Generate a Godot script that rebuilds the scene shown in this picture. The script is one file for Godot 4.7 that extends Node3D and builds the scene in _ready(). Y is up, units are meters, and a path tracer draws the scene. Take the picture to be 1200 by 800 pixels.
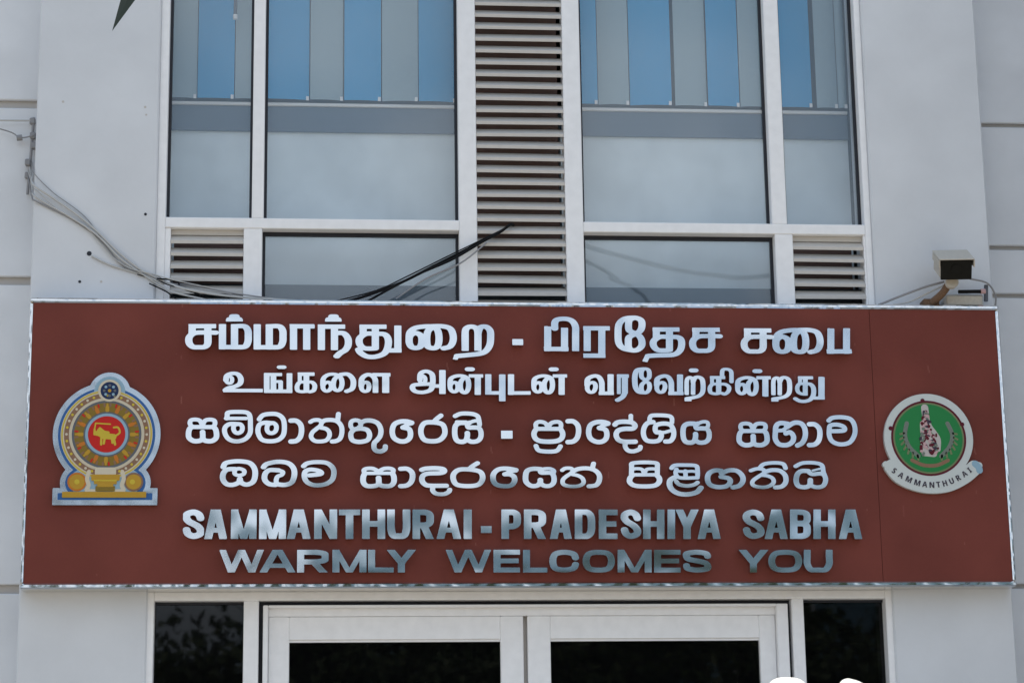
extends Node3D
# Entrance front of a public building: a maroon name board with steel letters in three scripts, windows and louvres above, glass doors below.

# Strokes of the letters without a font: pen half width and height, then [curve / plain end / round end, pen factor, points], in tenths of a millimetre from the middle of the sign's lower edge
const STROKES := [
[
	[145,90,[["p",1,[-13590,10549,-12497,10557]],["p",1,[-13444,10593,-13447,10203]],["c",1,[-12509,10288,-12937,10295,-13346,10267,-13555,10096,-13550,9848,-13404,9697,-13182,9681,-12927,9700,-12810,9853,-12816,10243]],["p",1,[-12822,10598,-12810,9889]]]],
	[145,90,[["p",1,[-12238,10638,-12222,9602]],["p",1,[-12360,9686,-11355,9693]],["p",1,[-11755,10641,-11740,9606]],["c",1,[-11754,10556,-11366,10559,-11217,10396,-11196,10148,-11210,9899,-11338,9704,-11741,9690]],["r",1,[-11946,10846,-11583,10849]],["r",1,[-11835,10968,-11698,10969]],["p",0.5,[-12096,10799,-11431,10804]]]],
	[145,90,[["p",1,[-10839,10648,-10827,9611]],["p",1,[-10965,9695,-9957,9702]],["p",1,[-10355,10651,-10344,9614]],["c",1,[-10354,10566,-9965,10569,-9816,10406,-9797,10157,-9811,9909,-9940,9713,-10345,9699]]]],
	[145,90,[["p",1,[-9539,10572,-8547,10579]],["p",1,[-9388,10623,-9380,9603]],["p",1,[-8857,10627,-8850,9606]]]],
	[145,90,[["p",1,[-8402,10573,-7304,10581]],["p",1,[-8261,10613,-8256,9610]],["p",1,[-7733,10617,-7729,9613]],["c",1,[-7666,10307,-7373,10310,-7192,10104,-7178,9819,-7295,9613,-7491,9491,-7628,9355]],["r",1,[-7962,10876,-7599,10879]],["r",1,[-7841,10999,-7703,11000]],["p",0.5,[-8114,10829,-7450,10834]]]],
	[145,90,[["p",1,[-6710,10578,-5626,10586]],["p",1,[-6568,10626,-6567,10251]],["p",1,[-6073,10629,-6073,9649]],["c",1,[-6073,10283,-6439,10288,-6702,10107,-6709,9858,-6549,9696,-6301,9669,-6073,9684]],["c",1,[-6073,10283,-5713,10271,-5557,10080,-5564,9759,-5713,9473,-6059,9336,-6404,9341,-6663,9485,-6750,9627]],["p",1,[-5161,10636,-5163,9548]],["p",1,[-5506,9599,-5021,9602]]]],
	[145,90,[["c",1,[-4436,10330,-4655,10211,-4698,9961,-4612,9758,-4432,9702,-4251,9760,-4181,9964,-4214,10214,-4436,10330]],["c",1,[-4698,10014,-4672,10336,-4481,10523,-4150,10597,-3767,10600,-3553,10469,-3485,10201,-3501,9897,-3592,9729,-3773,9699,-3939,9769,-3980,9983,-3971,10233,-3925,10412,-3820,10521]],["c",1,[-3767,10614,-3350,10617,-3037,10526,-2914,10276,-2916,9990,-3043,9768,-3287,9695]]]],
	[145,90,[["c",1,[-2428,9708,-2421,10405,-2311,10585,-2112,10612,-1956,10534,-1902,10319,-1909,9711]],["p",1,[-2422,10316,-2429,9608]],["p",1,[-1902,10319,-1910,9611]],["c",1,[-1902,10319,-1809,10578,-1571,10616,-1405,10459,-1384,10180,-1423,9857,-1583,9606,-1828,9490,-2316,9430,-2751,9385]],["p",0.7,[-2761,9438,-2839,9242]]]],
	[145,90,[["p",1.4,[-496,9985,-69,9988]]]],
	[145,90,[["p",1,[962,10645,943,9615]],["p",1,[794,9700,1793,9706]],["p",1,[1653,10596,1633,9619]],["c",1,[1251,10557,1260,10827,1396,10947,1730,10971,1975,10879,2104,10653,2105,10347,2092,9737]],["p",1,[2105,10347,2089,9622]]]],
	[145,90,[["p",1,[2426,10580,3518,10588]],["p",1,[2585,10621,2563,9625]],["p",1,[3188,10625,3158,9356]],["p",1,[2401,9431,3307,9436]]]],
	[145,90,[["c",1,[4307,11034,4093,10968,3904,10757,3858,10360,3884,9964,4062,9757,4342,9687]],["c",1,[4307,11034,4625,11037,4841,10908,4840,10619,4715,10438,4529,10372,4711,10301,4826,10114,4819,9862,4624,9688,4377,9687,4281,9805,4272,10003,4306,10219,4529,10372,4328,10507,4298,10724,4340,10941,4519,11036]]]],
	[145,90,[["p",1,[5301,10550,6400,10558]],["p",1,[5448,10587,5436,10209]],["p",1,[5993,10591,5964,9654]],["c",1,[5982,10237,5593,10242,5334,10082,5313,9866,5471,9694,5753,9670,5965,9690]],["c",1,[5982,10237,6318,10233,6467,10107,6465,9837,6352,9620,6101,9493,5464,9464,5111,9440]],["p",0.75,[5077,9487,4934,9199]]]],
	[145,90,[["p",1,[6949,10544,8086,10552]],["p",1,[7103,10589,7079,10191]],["c",1,[8059,10277,7615,10285,7188,10257,6962,10082,6954,9829,7097,9675,7327,9659,7594,9679,7723,9834,7737,10232]],["p",1,[7750,10593,7724,9870]]]],
	[145,90,[["p",1,[9082,10534,10224,10542]],["p",1,[9237,10579,9211,10180]],["c",1,[10195,10266,9749,10274,9321,10246,9093,10071,9083,9818,9227,9664,9457,9647,9725,9667,9856,9823,9872,10221]],["p",1,[9887,10583,9857,9859]]]],
	[145,90,[["c",1,[10688,10281,10458,10160,10405,9906,10485,9700,10668,9644,10856,9703,10936,9909,10912,10163,10688,10281]],["c",1,[10407,9960,10445,10286,10650,10476,10993,10551,11386,10554,11602,10421,11662,10150,11633,9842,11533,9671,11346,9641,11178,9712,11144,9929,11163,10183,11217,10364,11329,10474]],["c",1,[11387,10569,11817,10572,12135,10480,12252,10226,12239,9936,12099,9711,11846,9637]]]],
	[145,90,[["p",1,[12743,10649,12693,9588]],["p",1,[12527,9677,13566,9684]],["p",1,[13399,10654,13347,9592]]]],
],
[
	[114,72,[["c",0.75,[-11931,8191,-12045,8264,-12047,8419,-11946,8490,-11839,8420,-11837,8265,-11931,8191]],["c",1,[-12069,8324,-12035,8510,-11852,8603,-11613,8583,-11481,8408,-11505,8197,-11691,8080,-11963,8008,-12087,7920]],["p",1,[-12175,7906,-10598,7913]]]],
	[114,72,[["p",1,[-10437,7830,-10446,8632]],["p",0.9,[-10538,8575,-9837,8578]],["p",1,[-10179,8598,-10171,7831]],["p",1,[-10530,7892,-9420,7898]],["p",0.8,[-10210,8288,-9834,8290]],["p",0.8,[-9886,8317,-9881,7860]],["p",1,[-9536,8636,-9529,7834]],["r",1,[-9935,8881,-9771,8882]]]],
	[114,72,[["p",1,[-9186,8596,-8518,8600]],["p",0.7,[-9111,8621,-9108,8279]],["p",1,[-8844,8623,-8838,7837]],["c",0.85,[-8841,8266,-9098,8265,-9210,8110,-9188,7927,-9027,7878,-8839,7893]],["c",0.85,[-8841,8266,-8619,8268,-8505,8131,-8548,7930,-8702,7873]]]],
	[114,72,[["c",0.85,[-8012,8264,-8162,8168,-8182,8009,-8078,7897,-7941,7922,-7853,8064,-7888,8215,-8012,8264]],["c",0.9,[-8196,8132,-8170,8414,-7968,8574,-7677,8583,-7477,8453,-7421,8224,-7475,7995,-7605,7920,-7736,7994,-7771,8187,-7703,8417,-7470,8577]],["c",1,[-7470,8584,-7195,8600,-7006,8431,-6961,8220,-7022,7997,-7228,7894]]]],
	[114,72,[["c",0.85,[-6472,8279,-6617,8186,-6637,8010,-6534,7904,-6389,7933,-6335,8089,-6369,8237,-6472,8279]],["c",1,[-6651,8115,-6624,8426,-6431,8583,-6231,8562,-6094,8408,-6076,8160,-6076,7949]],["p",1,[-6076,8231,-6076,7850]],["p",1,[-6197,8591,-5473,8595]],["p",1.25,[-5663,8622,-5664,7852]]]],
	[114,72,[["c",0.75,[-4174,8559,-4271,8474,-4272,8318,-4176,8241,-4072,8319,-4071,8482,-4174,8559]],["c",1,[-4279,8382,-4243,8651,-4021,8745,-3800,8639,-3753,8413,-3775,8165,-3859,7966,-4164,7873,-4457,7907,-4577,8034,-4535,8161,-4300,8198,-3816,8221]],["p",1,[-3713,8137,-3402,8138]],["p",1.15,[-3363,8794,-3369,7813]]]],
	[114,72,[["c",0.85,[-2888,8290,-3034,8204,-3056,8034,-2954,7907,-2815,7922,-2745,8071,-2778,8233,-2888,8290]],["c",0.92,[-3063,8133,-3033,8431,-2803,8552,-2532,8554,-2360,8455,-2306,8232,-2336,8002,-2435,7874,-2566,7902,-2641,8071,-2621,8319,-2463,8515]],["p",0.95,[-2289,8562,-1716,8565]],["p",1.1,[-1931,8589,-1940,7791]],["r",1.15,[-2328,8839,-2175,8840]]]],
	[114,72,[["p",1.1,[-1503,8627,-1513,7786]],["p",1,[-1637,7853,-943,7856]],["p",1.15,[-933,8619,-948,7513]]]],
	[114,72,[["p",1.1,[-567,8632,-579,7791]],["p",1,[-700,7857,211,7862]]]],
	[114,72,[["c",0.85,[539,8300,391,8214,368,8043,470,7916,610,7931,682,8080,650,8244,539,8300]],["c",0.92,[362,8143,395,8441,627,8564,900,8565,1073,8466,1124,8242,1092,8011,992,7883,860,7911,787,8081,808,8330,969,8526]],["p",0.95,[1144,8573,1721,8577]],["p",1.1,[1505,8600,1489,7800]],["r",1.15,[1108,8851,1261,8852]]]],
	[114,72,[["c",0.85,[2748,8318,2578,8232,2546,8043,2648,7912,2803,7941,2884,8127,2852,8276,2748,8318]],["c",1,[2542,8196,2576,8460,2803,8582,3013,8555,3134,8349,3142,8099,3144,7868]],["p",1,[3014,7868,3627,7870]],["p",1.1,[3513,8654,3493,7816]]]],
	[114,72,[["p",1,[3757,8587,4249,8590]],["p",0.7,[3839,8620,3819,7836]],["p",1.1,[4085,8621,4065,7855]],["c",1,[4068,7961,4029,7801,3931,7683,3760,7583]]]],
	[114,72,[["c",1,[4866,8879,4629,8842,4526,8670,4497,8409,4525,8113,4646,7929,4856,7894]],["c",0.85,[4866,8879,5041,8866,5105,8745,5084,8516,4933,8394,5077,8280,5093,8073,4997,7916,4855,7887,4767,8000,4780,8214,4933,8394,4789,8529,4781,8743,4866,8879]]]],
	[114,72,[["c",0.85,[5592,8322,5421,8235,5387,8046,5489,7915,5644,7944,5727,8130,5697,8280,5592,8322]],["c",1,[5385,8199,5421,8464,5650,8587,5860,8559,5981,8352,5987,8103,5987,7871]],["p",1,[5857,7870,6473,7873]],["p",1.1,[6364,8659,6337,7819]]]],
	[114,72,[["c",0.8,[6628,7866,6645,8384,6727,8532,6840,8525,6905,8368,6889,7868]],["p",0.8,[6639,8224,6626,7824]],["p",0.8,[6900,8225,6887,7825]],["c",0.9,[6905,8368,7006,8540,7194,8541,7302,8399,7294,7977,7147,7783,6890,7704,6642,7667]],["p",1.1,[6543,7631,6817,7632]],["r",1.15,[6875,8840,7016,8841]]]],
	[114,72,[["p",0.9,[7607,8543,8226,8547]],["p",0.7,[7686,8569,7675,8264]],["p",0.95,[7962,8570,7936,7844]],["c",0.8,[7951,8266,7703,8265,7582,8121,7603,7921,7778,7865,7937,7880]],["c",0.8,[7951,8266,8216,8267,8371,8153,8347,7982,8201,7859,8079,7887]],["c",0.8,[8103,8546,8131,8847,8310,8899,8477,8821,8494,8591,8485,8369]]]],
	[114,72,[["c",0.85,[8917,8264,8765,8177,8737,8005,8839,7877,8981,7892,9057,8042,9028,8207,8917,8264]],["c",0.92,[8734,8105,8774,8406,9012,8529,9289,8531,9462,8431,9510,8206,9473,7973,9368,7843,9235,7871,9164,8043,9191,8294,9358,8492]],["p",0.95,[9538,8539,10124,8542]],["p",1.1,[9904,8566,9871,7760]],["r",1.15,[9506,8819,9662,8820]]]],
	[114,72,[["c",0.8,[10205,7862,10227,8381,10311,8529,10425,8522,10489,8365,10468,7863]],["p",0.8,[10220,8220,10204,7819]],["p",0.8,[10483,8221,10466,7820]],["c",0.9,[10489,8365,10593,8538,10781,8539,10889,8395,10877,7972,10727,7778,10468,7698,10218,7661]],["p",1.1,[10118,7625,10394,7626]]]],
	[114,72,[["p",0.9,[11262,8555,11886,8559]],["p",0.7,[11346,8588,11332,8283]],["p",0.9,[11566,8589,11532,7818]],["c",0.8,[11553,8298,11311,8297,11212,8139,11247,7960,11392,7881,11535,7882]],["c",0.9,[11553,8298,11766,8285,11884,8135,11875,7855,11745,7654,11521,7574,11290,7587,11117,7680]],["p",1.15,[12244,8593,12204,7731]],["p",0.9,[11865,7712,12338,7714]]]],
],
[
	[110,93,[["c",1,[-12968,6207,-12963,5947,-13080,5849,-13316,5842,-13497,5969,-13521,6170,-13477,6337,-13377,6414]],["c",1,[-12963,5947,-12843,5850,-12597,5844,-12430,5972,-12419,6174,-12470,6341,-12566,6417]],["r",0.9,[-13377,6407,-12565,6410]],["c",0.85,[-13411,6421,-13475,6553,-13436,6678,-13264,6713,-13084,6665,-12993,6502]],["c",0.85,[-12532,6424,-12480,6556,-12522,6681,-12706,6716,-12881,6666,-12966,6502]]]],
	[110,93,[["c",0.85,[-11578,6538,-11713,6482,-11738,6343,-11675,6211,-11546,6170,-11418,6247,-11386,6403,-11455,6518,-11578,6538]],["c",0.9,[-11578,6538,-11890,6537,-12064,6411,-12088,6210,-11976,5981,-11772,5856,-11507,5843,-11244,5948,-11078,6178,-11068,6491,-11093,6857,-11224,7007,-11592,7034,-11958,7004,-11997,6871,-12009,6767]],["r",0.75,[-12046,6767,-11248,6770]]]],
	[110,93,[["c",0.85,[-10240,6578,-10368,6501,-10400,6326,-10324,6194,-10171,6174,-10046,6272,-10028,6460,-10124,6571,-10240,6578]],["c",0.92,[-10711,6737,-10570,6898,-10298,6955,-9992,6935,-9779,6775,-9708,6496,-9739,6112,-9947,5896,-10286,5840,-10593,5908,-10738,6144,-10754,6370,-10668,6545,-10465,6598,-10240,6578]]]],
	[110,93,[["c",1,[-9451,6685,-9240,6679,-9068,6526,-9025,6282,-9078,6017,-9233,5863,-9444,5835]]]],
	[110,93,[["c",0.84,[-8680,6632,-8551,6702,-8346,6710,-8236,6620,-8283,6480,-8433,6354,-8602,6200,-8649,6018,-8511,5865,-8280,5838,-8041,5888,-7919,6062,-7934,6237,-8061,6355,-8248,6396]],["c",0.9,[-8236,6606,-8107,6697,-7840,6719,-7601,6657,-7443,6462,-7421,6189,-7496,5959,-7649,5861,-7809,5839]],["r",0.9,[-7594,6660,-7561,6965]]]],
	[110,93,[["c",0.95,[-6693,6373,-6943,6316,-7059,6148,-7010,5918,-6812,5835,-6573,5843,-6374,5920,-6306,6123,-6409,6318,-6693,6373]],["c",0.85,[-6957,6323,-7060,6463,-7039,6652,-6875,6715,-6697,6660,-6663,6506,-6779,6380]],["c",0.95,[-6670,6604,-6471,6696,-6197,6690,-5964,6572,-5854,6327,-5888,6068,-6019,5893,-6114,5792,-6128,5600,-6046,5475,-5861,5447,-5697,5531,-5676,5650]]]],
	[110,93,[["c",1,[-4610,6611,-4823,6667,-5098,6652,-5318,6532,-5394,6265,-5326,6000,-5100,5861,-4860,5861,-4695,5988,-4660,6191,-4728,6359,-4962,6421]],["c",0.8,[-4962,6428,-4807,6526,-4610,6583]]]],
	[110,93,[["c",1,[-3757,6635,-4084,6606,-4233,6402,-4234,6129,-4098,5913,-3796,5857,-3493,5914,-3299,6132,-3297,6405,-3420,6573,-3757,6635]],["c",0.95,[-3722,6657,-3601,6780,-3438,6911]]]],
	[110,93,[["c",1,[-2412,6619,-2681,6611,-2848,6477,-2872,6133,-2791,5902,-2592,5840,-2426,5903,-2369,6082,-2368,6198]],["c",0.95,[-2370,5942,-2219,5848,-1978,5869,-1838,6003,-1815,6235,-1903,6403,-2137,6430,-2317,6430,-2357,6549,-2274,6626]],["c",0.75,[-2274,6626,-2066,6698,-1886,6677,-1860,6522,-1965,6431]],["c",0.9,[-2851,6899,-2609,6998,-2201,6993,-1960,6909,-1899,6768,-1873,6593]],["r",0.7,[-2791,6660,-2412,6654]]]],
	[110,93,[["p",1.75,[-1000,6139,-537,6140]]]],
	[110,93,[["c",1,[423,6382,323,6206,362,6009,536,5890,900,5856,1268,5892,1451,6012,1490,6210,1403,6385]],["r",0.9,[458,6382,1375,6385]],["c",0.85,[417,6396,399,6572,505,6664,688,6658,823,6581,882,6426]],["c",0.85,[1410,6400,1427,6576,1339,6667,1130,6659,989,6581,917,6426]],["c",0.9,[394,5679,506,5497,893,5449,1233,5485,1389,5668]]]],
	[110,93,[["c",1,[1726,6700,1941,6694,2112,6539,2149,6293,2087,6025,1924,5870,1708,5841]]]],
	[110,93,[["c",1,[3352,6618,3137,6674,2857,6658,2631,6538,2549,6269,2612,6002,2839,5862,3083,5862,3253,5989,3293,6194,3227,6363,2991,6426]],["c",0.8,[2991,6433,3151,6532,3351,6589]]]],
	[110,93,[["c",1,[3637,6569,3754,6662,4017,6691,4331,6656,4461,6530,4359,6409,4010,6394,3763,6322,3675,6146,3761,5949,3996,5865,4450,5866]],["c",0.9,[4059,5865,4033,5668,4147,5506,4369,5471,4609,5556,4653,5655]],["r",0.85,[4289,6667,4297,6940]]]],
	[110,93,[["c",0.95,[5207,6681,4974,6630,4829,6432,4800,6156,4913,5931,5184,5875,5423,5925,5526,6088,5495,6243,5321,6264,5284,6433,5358,6561,5626,6618,5898,6570,6025,6365,6023,6089,5891,5898,5691,5876]],["c",0.85,[5059,6652,5087,6879,5229,6957,5776,6945,5970,6861,5978,6655]],["c",0.7,[5509,6243,5685,6258,5833,6301,5986,6351]]]],
	[110,93,[["c",1,[6889,6619,6615,6611,6442,6476,6410,6129,6487,5896,6688,5833,6858,5897,6921,6078,6924,6194]],["c",0.95,[6916,5936,7067,5841,7313,5863,7459,5998,7488,6232,7402,6401,7164,6429,6981,6428,6943,6549,7030,6627]],["c",0.75,[7030,6627,7244,6699,7426,6678,7449,6522,7340,6429]]]],
	[110,93,[["c",1,[9300,6117,9290,5851,9162,5751,8916,5744,8734,5874,8721,6079,8777,6250,8885,6328]],["c",1,[9290,5851,9409,5752,9666,5746,9848,5877,9870,6083,9828,6253,9732,6331]],["r",0.9,[8885,6321,9732,6324]],["c",0.85,[8850,6335,8792,6470,8839,6598,9020,6634,9206,6585,9291,6418]],["c",0.85,[9768,6338,9830,6473,9792,6601,9603,6636,9417,6585,9319,6418]]]],
	[110,93,[["c",1,[10746,6627,10441,6654,10266,6530,10221,6255,10214,5981,10366,5773,10685,5746,10917,5888,10964,6106,10839,6267,10658,6228]],["r",0.8,[10258,6341,10569,6351]],["c",0.75,[10676,6636,10658,6446,10474,6341]],["c",1,[10717,6494,11007,6665,11290,6647,11442,6449,11456,6126,11330,5852,11117,5728]]]],
	[110,93,[["c",1,[11647,6607,11867,6601,12037,6445,12068,6196,11999,5926,11829,5769,11608,5740]]]],
	[110,93,[["c",0.92,[12469,6766,12626,6880,13007,6910,13373,6826,13530,6551,13511,6180,13286,5857,12904,5780,12588,5893,12466,6120,12471,6405,12535,6566,12825,6596,13081,6502,13064,6350,12552,6329]]]],
],
[
	[114,86,[["c",1,[-12117,4790,-12035,4945,-11749,5015,-11411,5024,-11072,4956,-10884,4732,-10855,4438,-10945,4188,-11188,4085,-11408,4171,-11452,4317]],["c",1,[-11461,4308,-11501,4171,-11736,4076,-11981,4110,-12127,4307,-12105,4548,-11947,4695,-11661,4713]],["c",0.8,[-11492,4731,-11643,4670,-11658,4515,-11488,4455,-11312,4515,-11297,4653,-11492,4731]]]],
	[114,86,[["c",1,[-10521,4793,-10387,4922,-9973,5010,-9557,4959,-9335,4751,-9298,4462,-9406,4173,-9676,4078,-9964,4103]],["c",1,[-9927,4664,-10287,4672,-10458,4516,-10464,4275,-10293,4112,-10048,4077]],["c",0.85,[-9969,4664,-9765,4604,-9798,4483,-9958,4414,-10016,4267,-9997,4095]]]],
	[114,86,[["c",0.95,[-8928,4839,-8784,4951,-8445,5004,-8020,4970,-7772,4780,-7720,4529,-7812,4261,-8100,4097,-8482,4070,-8771,4182,-8891,4398,-8850,4631,-8613,4701,-8281,4632,-8251,4520,-8696,4467]]]],
	[114,86,[["c",1,[-5941,4367,-5941,4125,-6094,4038,-6401,4038,-6544,4176,-6551,4401,-6486,4550]],["c",1,[-5941,4125,-5787,4039,-5481,4039,-5337,4178,-5330,4403,-5394,4552]],["r",0.8,[-6469,4550,-5411,4552]],["c",0.85,[-6496,4550,-6524,4682,-6394,4744,-6162,4738,-5975,4644]],["c",0.85,[-5384,4552,-5356,4684,-5486,4746,-5718,4738,-5906,4644]]]],
	[114,86,[["c",1,[-5052,4733,-4796,4733,-4611,4588,-4585,4369,-4661,4171,-4832,4053,-5054,4032]]]],
	[114,86,[["c",1,[-4214,4692,-4070,4741,-3700,4763,-3374,4728,-3316,4624,-3495,4561,-3975,4540,-4174,4449,-4209,4255,-4073,4089,-3841,4048,-3242,4048]],["c",0.9,[-3773,4034,-3781,3847,-3631,3722,-3330,3709,-3144,3799,-3103,3889]]]],
	[114,86,[["c",1,[-2361,4716,-2732,4695,-2940,4521,-2949,4291,-2806,4090,-2368,4035,-1962,4091,-1788,4293,-1799,4522,-1956,4654,-2361,4716]],["c",0.95,[-2309,4737,-2171,4849,-1980,4968]]]],
	[114,86,[["c",1,[-433,4698,-777,4754,-1115,4725,-1324,4558,-1361,4328,-1261,4127,-994,4043,-656,4065,-502,4225,-513,4420,-677,4517,-877,4524]],["c",0.75,[-877,4531,-703,4621,-441,4657]]]],
	[114,86,[["c",1,[568,4728,258,4741,22,4657,-51,4427,-20,4191,177,4045,412,4059,531,4167,547,4289]],["c",0.95,[538,4167,695,4052,930,4052,1084,4185,1095,4422,981,4575,607,4582,553,4658]],["c",0.75,[553,4658,672,4735,949,4750,1107,4666,1077,4547]]]],
	[114,86,[["c",0.8,[1453,4688,1579,4765,1808,4765,1882,4667,1790,4555,1600,4429,1466,4283,1497,4109,1765,4032,2105,4047,2294,4158,2277,4340,2113,4458,1865,4521]],["c",0.95,[1899,4653,2126,4745,2474,4766,2777,4683,2946,4494,2941,4257,2805,4075,2527,4033]],["r",0.9,[2664,4728,2728,4963]]]],
	[114,86,[["c",1,[4290,4475,4193,4356,4189,4195,4373,4063,4782,4028,5194,4064,5372,4197,5391,4358,5300,4477]],["r",0.8,[4256,4503,5318,4505]],["r",0.9,[4260,4521,4277,4906]],["r",0.9,[5312,4522,5330,4908]],["c",0.75,[4273,4731,4489,4756,4697,4721,4769,4556]],["c",0.75,[5311,4732,5088,4750,4878,4714,4797,4556]],["c",0.9,[4270,4902,4328,4980,4775,5016,5263,4988,5330,4890]]]],
	[114,86,[["c",0.85,[5902,4779,6035,4892,6448,4906,6895,4879,6959,4718,6958,4472]],["c",0.8,[6100,4734,6060,4569,6159,4408,6431,4373,6948,4388]],["c",0.65,[6108,4653,6439,4639,6719,4654,6893,4633]],["r",0.8,[6461,4664,6466,4384]],["c",1.05,[6083,4429,5835,4288,5807,4057,5940,3855,6201,3729,6549,3708,6893,3793,7074,3975]],["c",0.85,[6077,4232,6185,4114,6490,4051,6799,4100,6941,4191]]]],
	[114,86,[["c",1,[7919,4675,7677,4693,7430,4580,7348,4355,7433,4113,7746,4010,8111,4048,8276,4216,8216,4366,7910,4431]],["c",1,[7930,4581,8238,4694,8564,4676,8773,4488,8801,4264,8644,4067,8390,4001]]]],
	[114,86,[["c",0.8,[9155,4686,9411,4761,9672,4724,9685,4584,9463,4443,9222,4264,9225,4086,9521,4003,9840,4031,10062,4181,10032,4368,9821,4471,9587,4499]],["c",0.95,[9743,4640,10018,4706,10345,4678,10553,4491,10570,4219,10402,4031,10138,3994]],["c",0.85,[9505,4771,9699,4950,10124,5007,10489,4961,10584,4782]]]],
	[114,86,[["c",1,[11520,4671,11247,4670,11062,4529,11003,4266,11088,4060,11348,4004,11550,4089,11588,4305]],["c",0.92,[11568,4089,11818,4005,12093,4052,12216,4268,12179,4484,12023,4568,11702,4540,11573,4596]],["c",0.85,[11011,4868,11299,5000,11770,5010,12086,4917,12140,4644,12206,4456]],["r",0.5,[11709,4690,12090,4785]]]],
],
[
	[152,114,[["c",1,[-12974,2736,-13047,2889,-13255,2977,-13497,2901,-13530,2748,-13425,2607,-13247,2513,-13068,2407,-12963,2254,-12997,2102,-13238,2027,-13445,2114,-13518,2278]]],[-13661,1915,-12830,3089]],
	[152,114,[["p",1,[-12693,1812,-12417,3192]],["p",1,[-12053,1811,-12373,3192]],["p",0.85,[-12579,2266,-12181,2265]]],[-12826,1914,-11940,3090]],
	[152,114,[["p",1,[-11659,3192,-11639,1811]],["p",1,[-10929,3192,-10912,1810]],["p",0.8,[-11679,3192,-11260,1810]],["p",0.8,[-10909,3192,-11292,1810]]],[-11788,1913,-10779,3090]],
	[152,114,[["p",1,[-10531,3192,-10516,1809]],["p",1,[-9749,3193,-9736,1809]],["p",0.8,[-10553,3192,-10108,1809]],["p",0.8,[-9727,3193,-10144,1809]]],[-10665,1912,-9599,3090]],
	[152,114,[["p",1,[-9440,1808,-9131,3193]],["p",1,[-8760,1807,-9090,3193]],["p",0.85,[-9311,2263,-8896,2263]]],[-9572,1911,-8637,3090]],
	[152,114,[["p",1,[-8353,3193,-8345,1807]],["p",1,[-7737,3193,-7731,1806]],["p",0.92,[-8407,3193,-7678,1806]]],[-8494,1909,-7587,3090]],
	[152,114,[["p",1,[-7519,2977,-6671,2977]],["p",1,[-7096,3193,-7093,1806]]],[-7515,1908,-6672,3090]],
	[152,114,[["p",1,[-6454,3193,-6453,1805]],["p",1,[-5836,3193,-5837,1804]],["p",1,[-6603,2510,-5687,2509]]],[-6602,1907,-5686,3090]],
	[152,114,[["c",1,[-5451,3193,-5452,2734,-5453,2355,-5371,2060,-5145,2019,-4918,2059,-4834,2355,-4833,2734,-4832,3194]]],[-5603,1906,-4682,3090]],
	[152,114,[["p",1,[-4446,3194,-4452,1803]],["c",1,[-4447,2977,-4103,2977,-3925,2894,-3896,2719,-3927,2543,-4106,2461,-4450,2461]],["p",1,[-4174,2497,-3864,1802]]],[-4602,1905,-3744,3090]],
	[152,114,[["p",1,[-3519,1801,-3165,3194]],["p",1,[-2794,1801,-3126,3194]],["p",0.85,[-3370,2259,-2935,2259]]],[-3649,1904,-2651,3090]],
	[152,114,[["p",1.08,[-2384,3194,-2398,1800]]],[-2559,1903,-2223,3090]],
	[152,114,[["p",1.21,[-1872,2281,-1445,2280]]],[-1874,2143,-1443,2418]],
	[152,114,[["p",1,[-888,3194,-907,1798]],["c",1,[-891,2977,-584,2977,-435,2886,-408,2694,-441,2502,-592,2412,-899,2412]]],[-1056,1902,-251,3091]],
	[152,114,[["p",1,[23,3194,0,1797]],["c",1,[19,2976,386,2976,579,2894,606,2717,573,2541,378,2459,11,2459]],["p",1,[307,2495,628,1797]]],[-149,1901,764,3091]],
	[152,114,[["p",1,[1032,1796,1345,3195]],["p",1,[1652,1796,1393,3195]],["p",0.85,[1154,2256,1548,2256]]],[897,1900,1815,3091]],
	[152,114,[["p",1,[2073,3195,2043,1795]],["c",1,[2068,2976,2397,2976,2559,2822,2582,2493,2544,2166,2376,2012,2048,2012]]],[1894,1899,2748,3091]],
	[152,114,[["p",1,[3040,3195,3007,1794]],["p",1,[2883,2976,3644,2976]],["p",0.95,[2872,2505,3587,2505]],["p",1,[2861,2011,3620,2011]]],[2858,1898,3647,3091]],
	[152,114,[["c",1,[4451,2732,4383,2887,4198,2976,3971,2899,3929,2744,4032,2600,4186,2505,4339,2397,4441,2242,4399,2087,4172,2010,3988,2099,3920,2266]]],[3755,1897,4617,3091]],
	[152,114,[["p",1,[4842,3195,4803,1792]],["p",1,[5405,3195,5363,1791]],["p",1,[4670,2504,5537,2504]]],[4653,1896,5555,3091]],
	[152,114,[["p",1.02,[5836,3196,5793,1791]]],[5640,1895,5989,3091]],
	[152,114,[["p",1,[6117,3196,6454,2396,6434,1790]],["p",1,[6842,3196,6454,2396]]],[5969,1894,6946,3091]],
	[152,114,[["p",1,[7004,1789,7372,3196]],["p",1,[7687,1789,7417,3196]],["p",0.85,[7151,2252,7572,2252]]],[6871,1893,7870,3091]],
	[152,114,[["c",1,[9481,2730,9414,2887,9202,2976,8946,2899,8901,2743,9003,2598,9184,2502,9363,2394,9465,2238,9420,2082,9164,2006,8953,2095,8886,2263]]],[8715,1891,9653,3092]],
	[152,114,[["p",1,[9737,1786,10117,3196]],["p",1,[10424,1786,10162,3196]],["p",0.85,[9888,2250,10311,2250]]],[9604,1891,10617,3092]],
	[152,114,[["p",1,[10846,3197,10785,1785]],["c",0.95,[10837,2976,11181,2976,11354,2904,11378,2751,11340,2597,11161,2525,10817,2526]],["c",1,[10816,2514,11160,2513,11332,2432,11355,2258,11317,2085,11138,2004,10794,2004]]],[10635,1889,11548,3092]],
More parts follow.
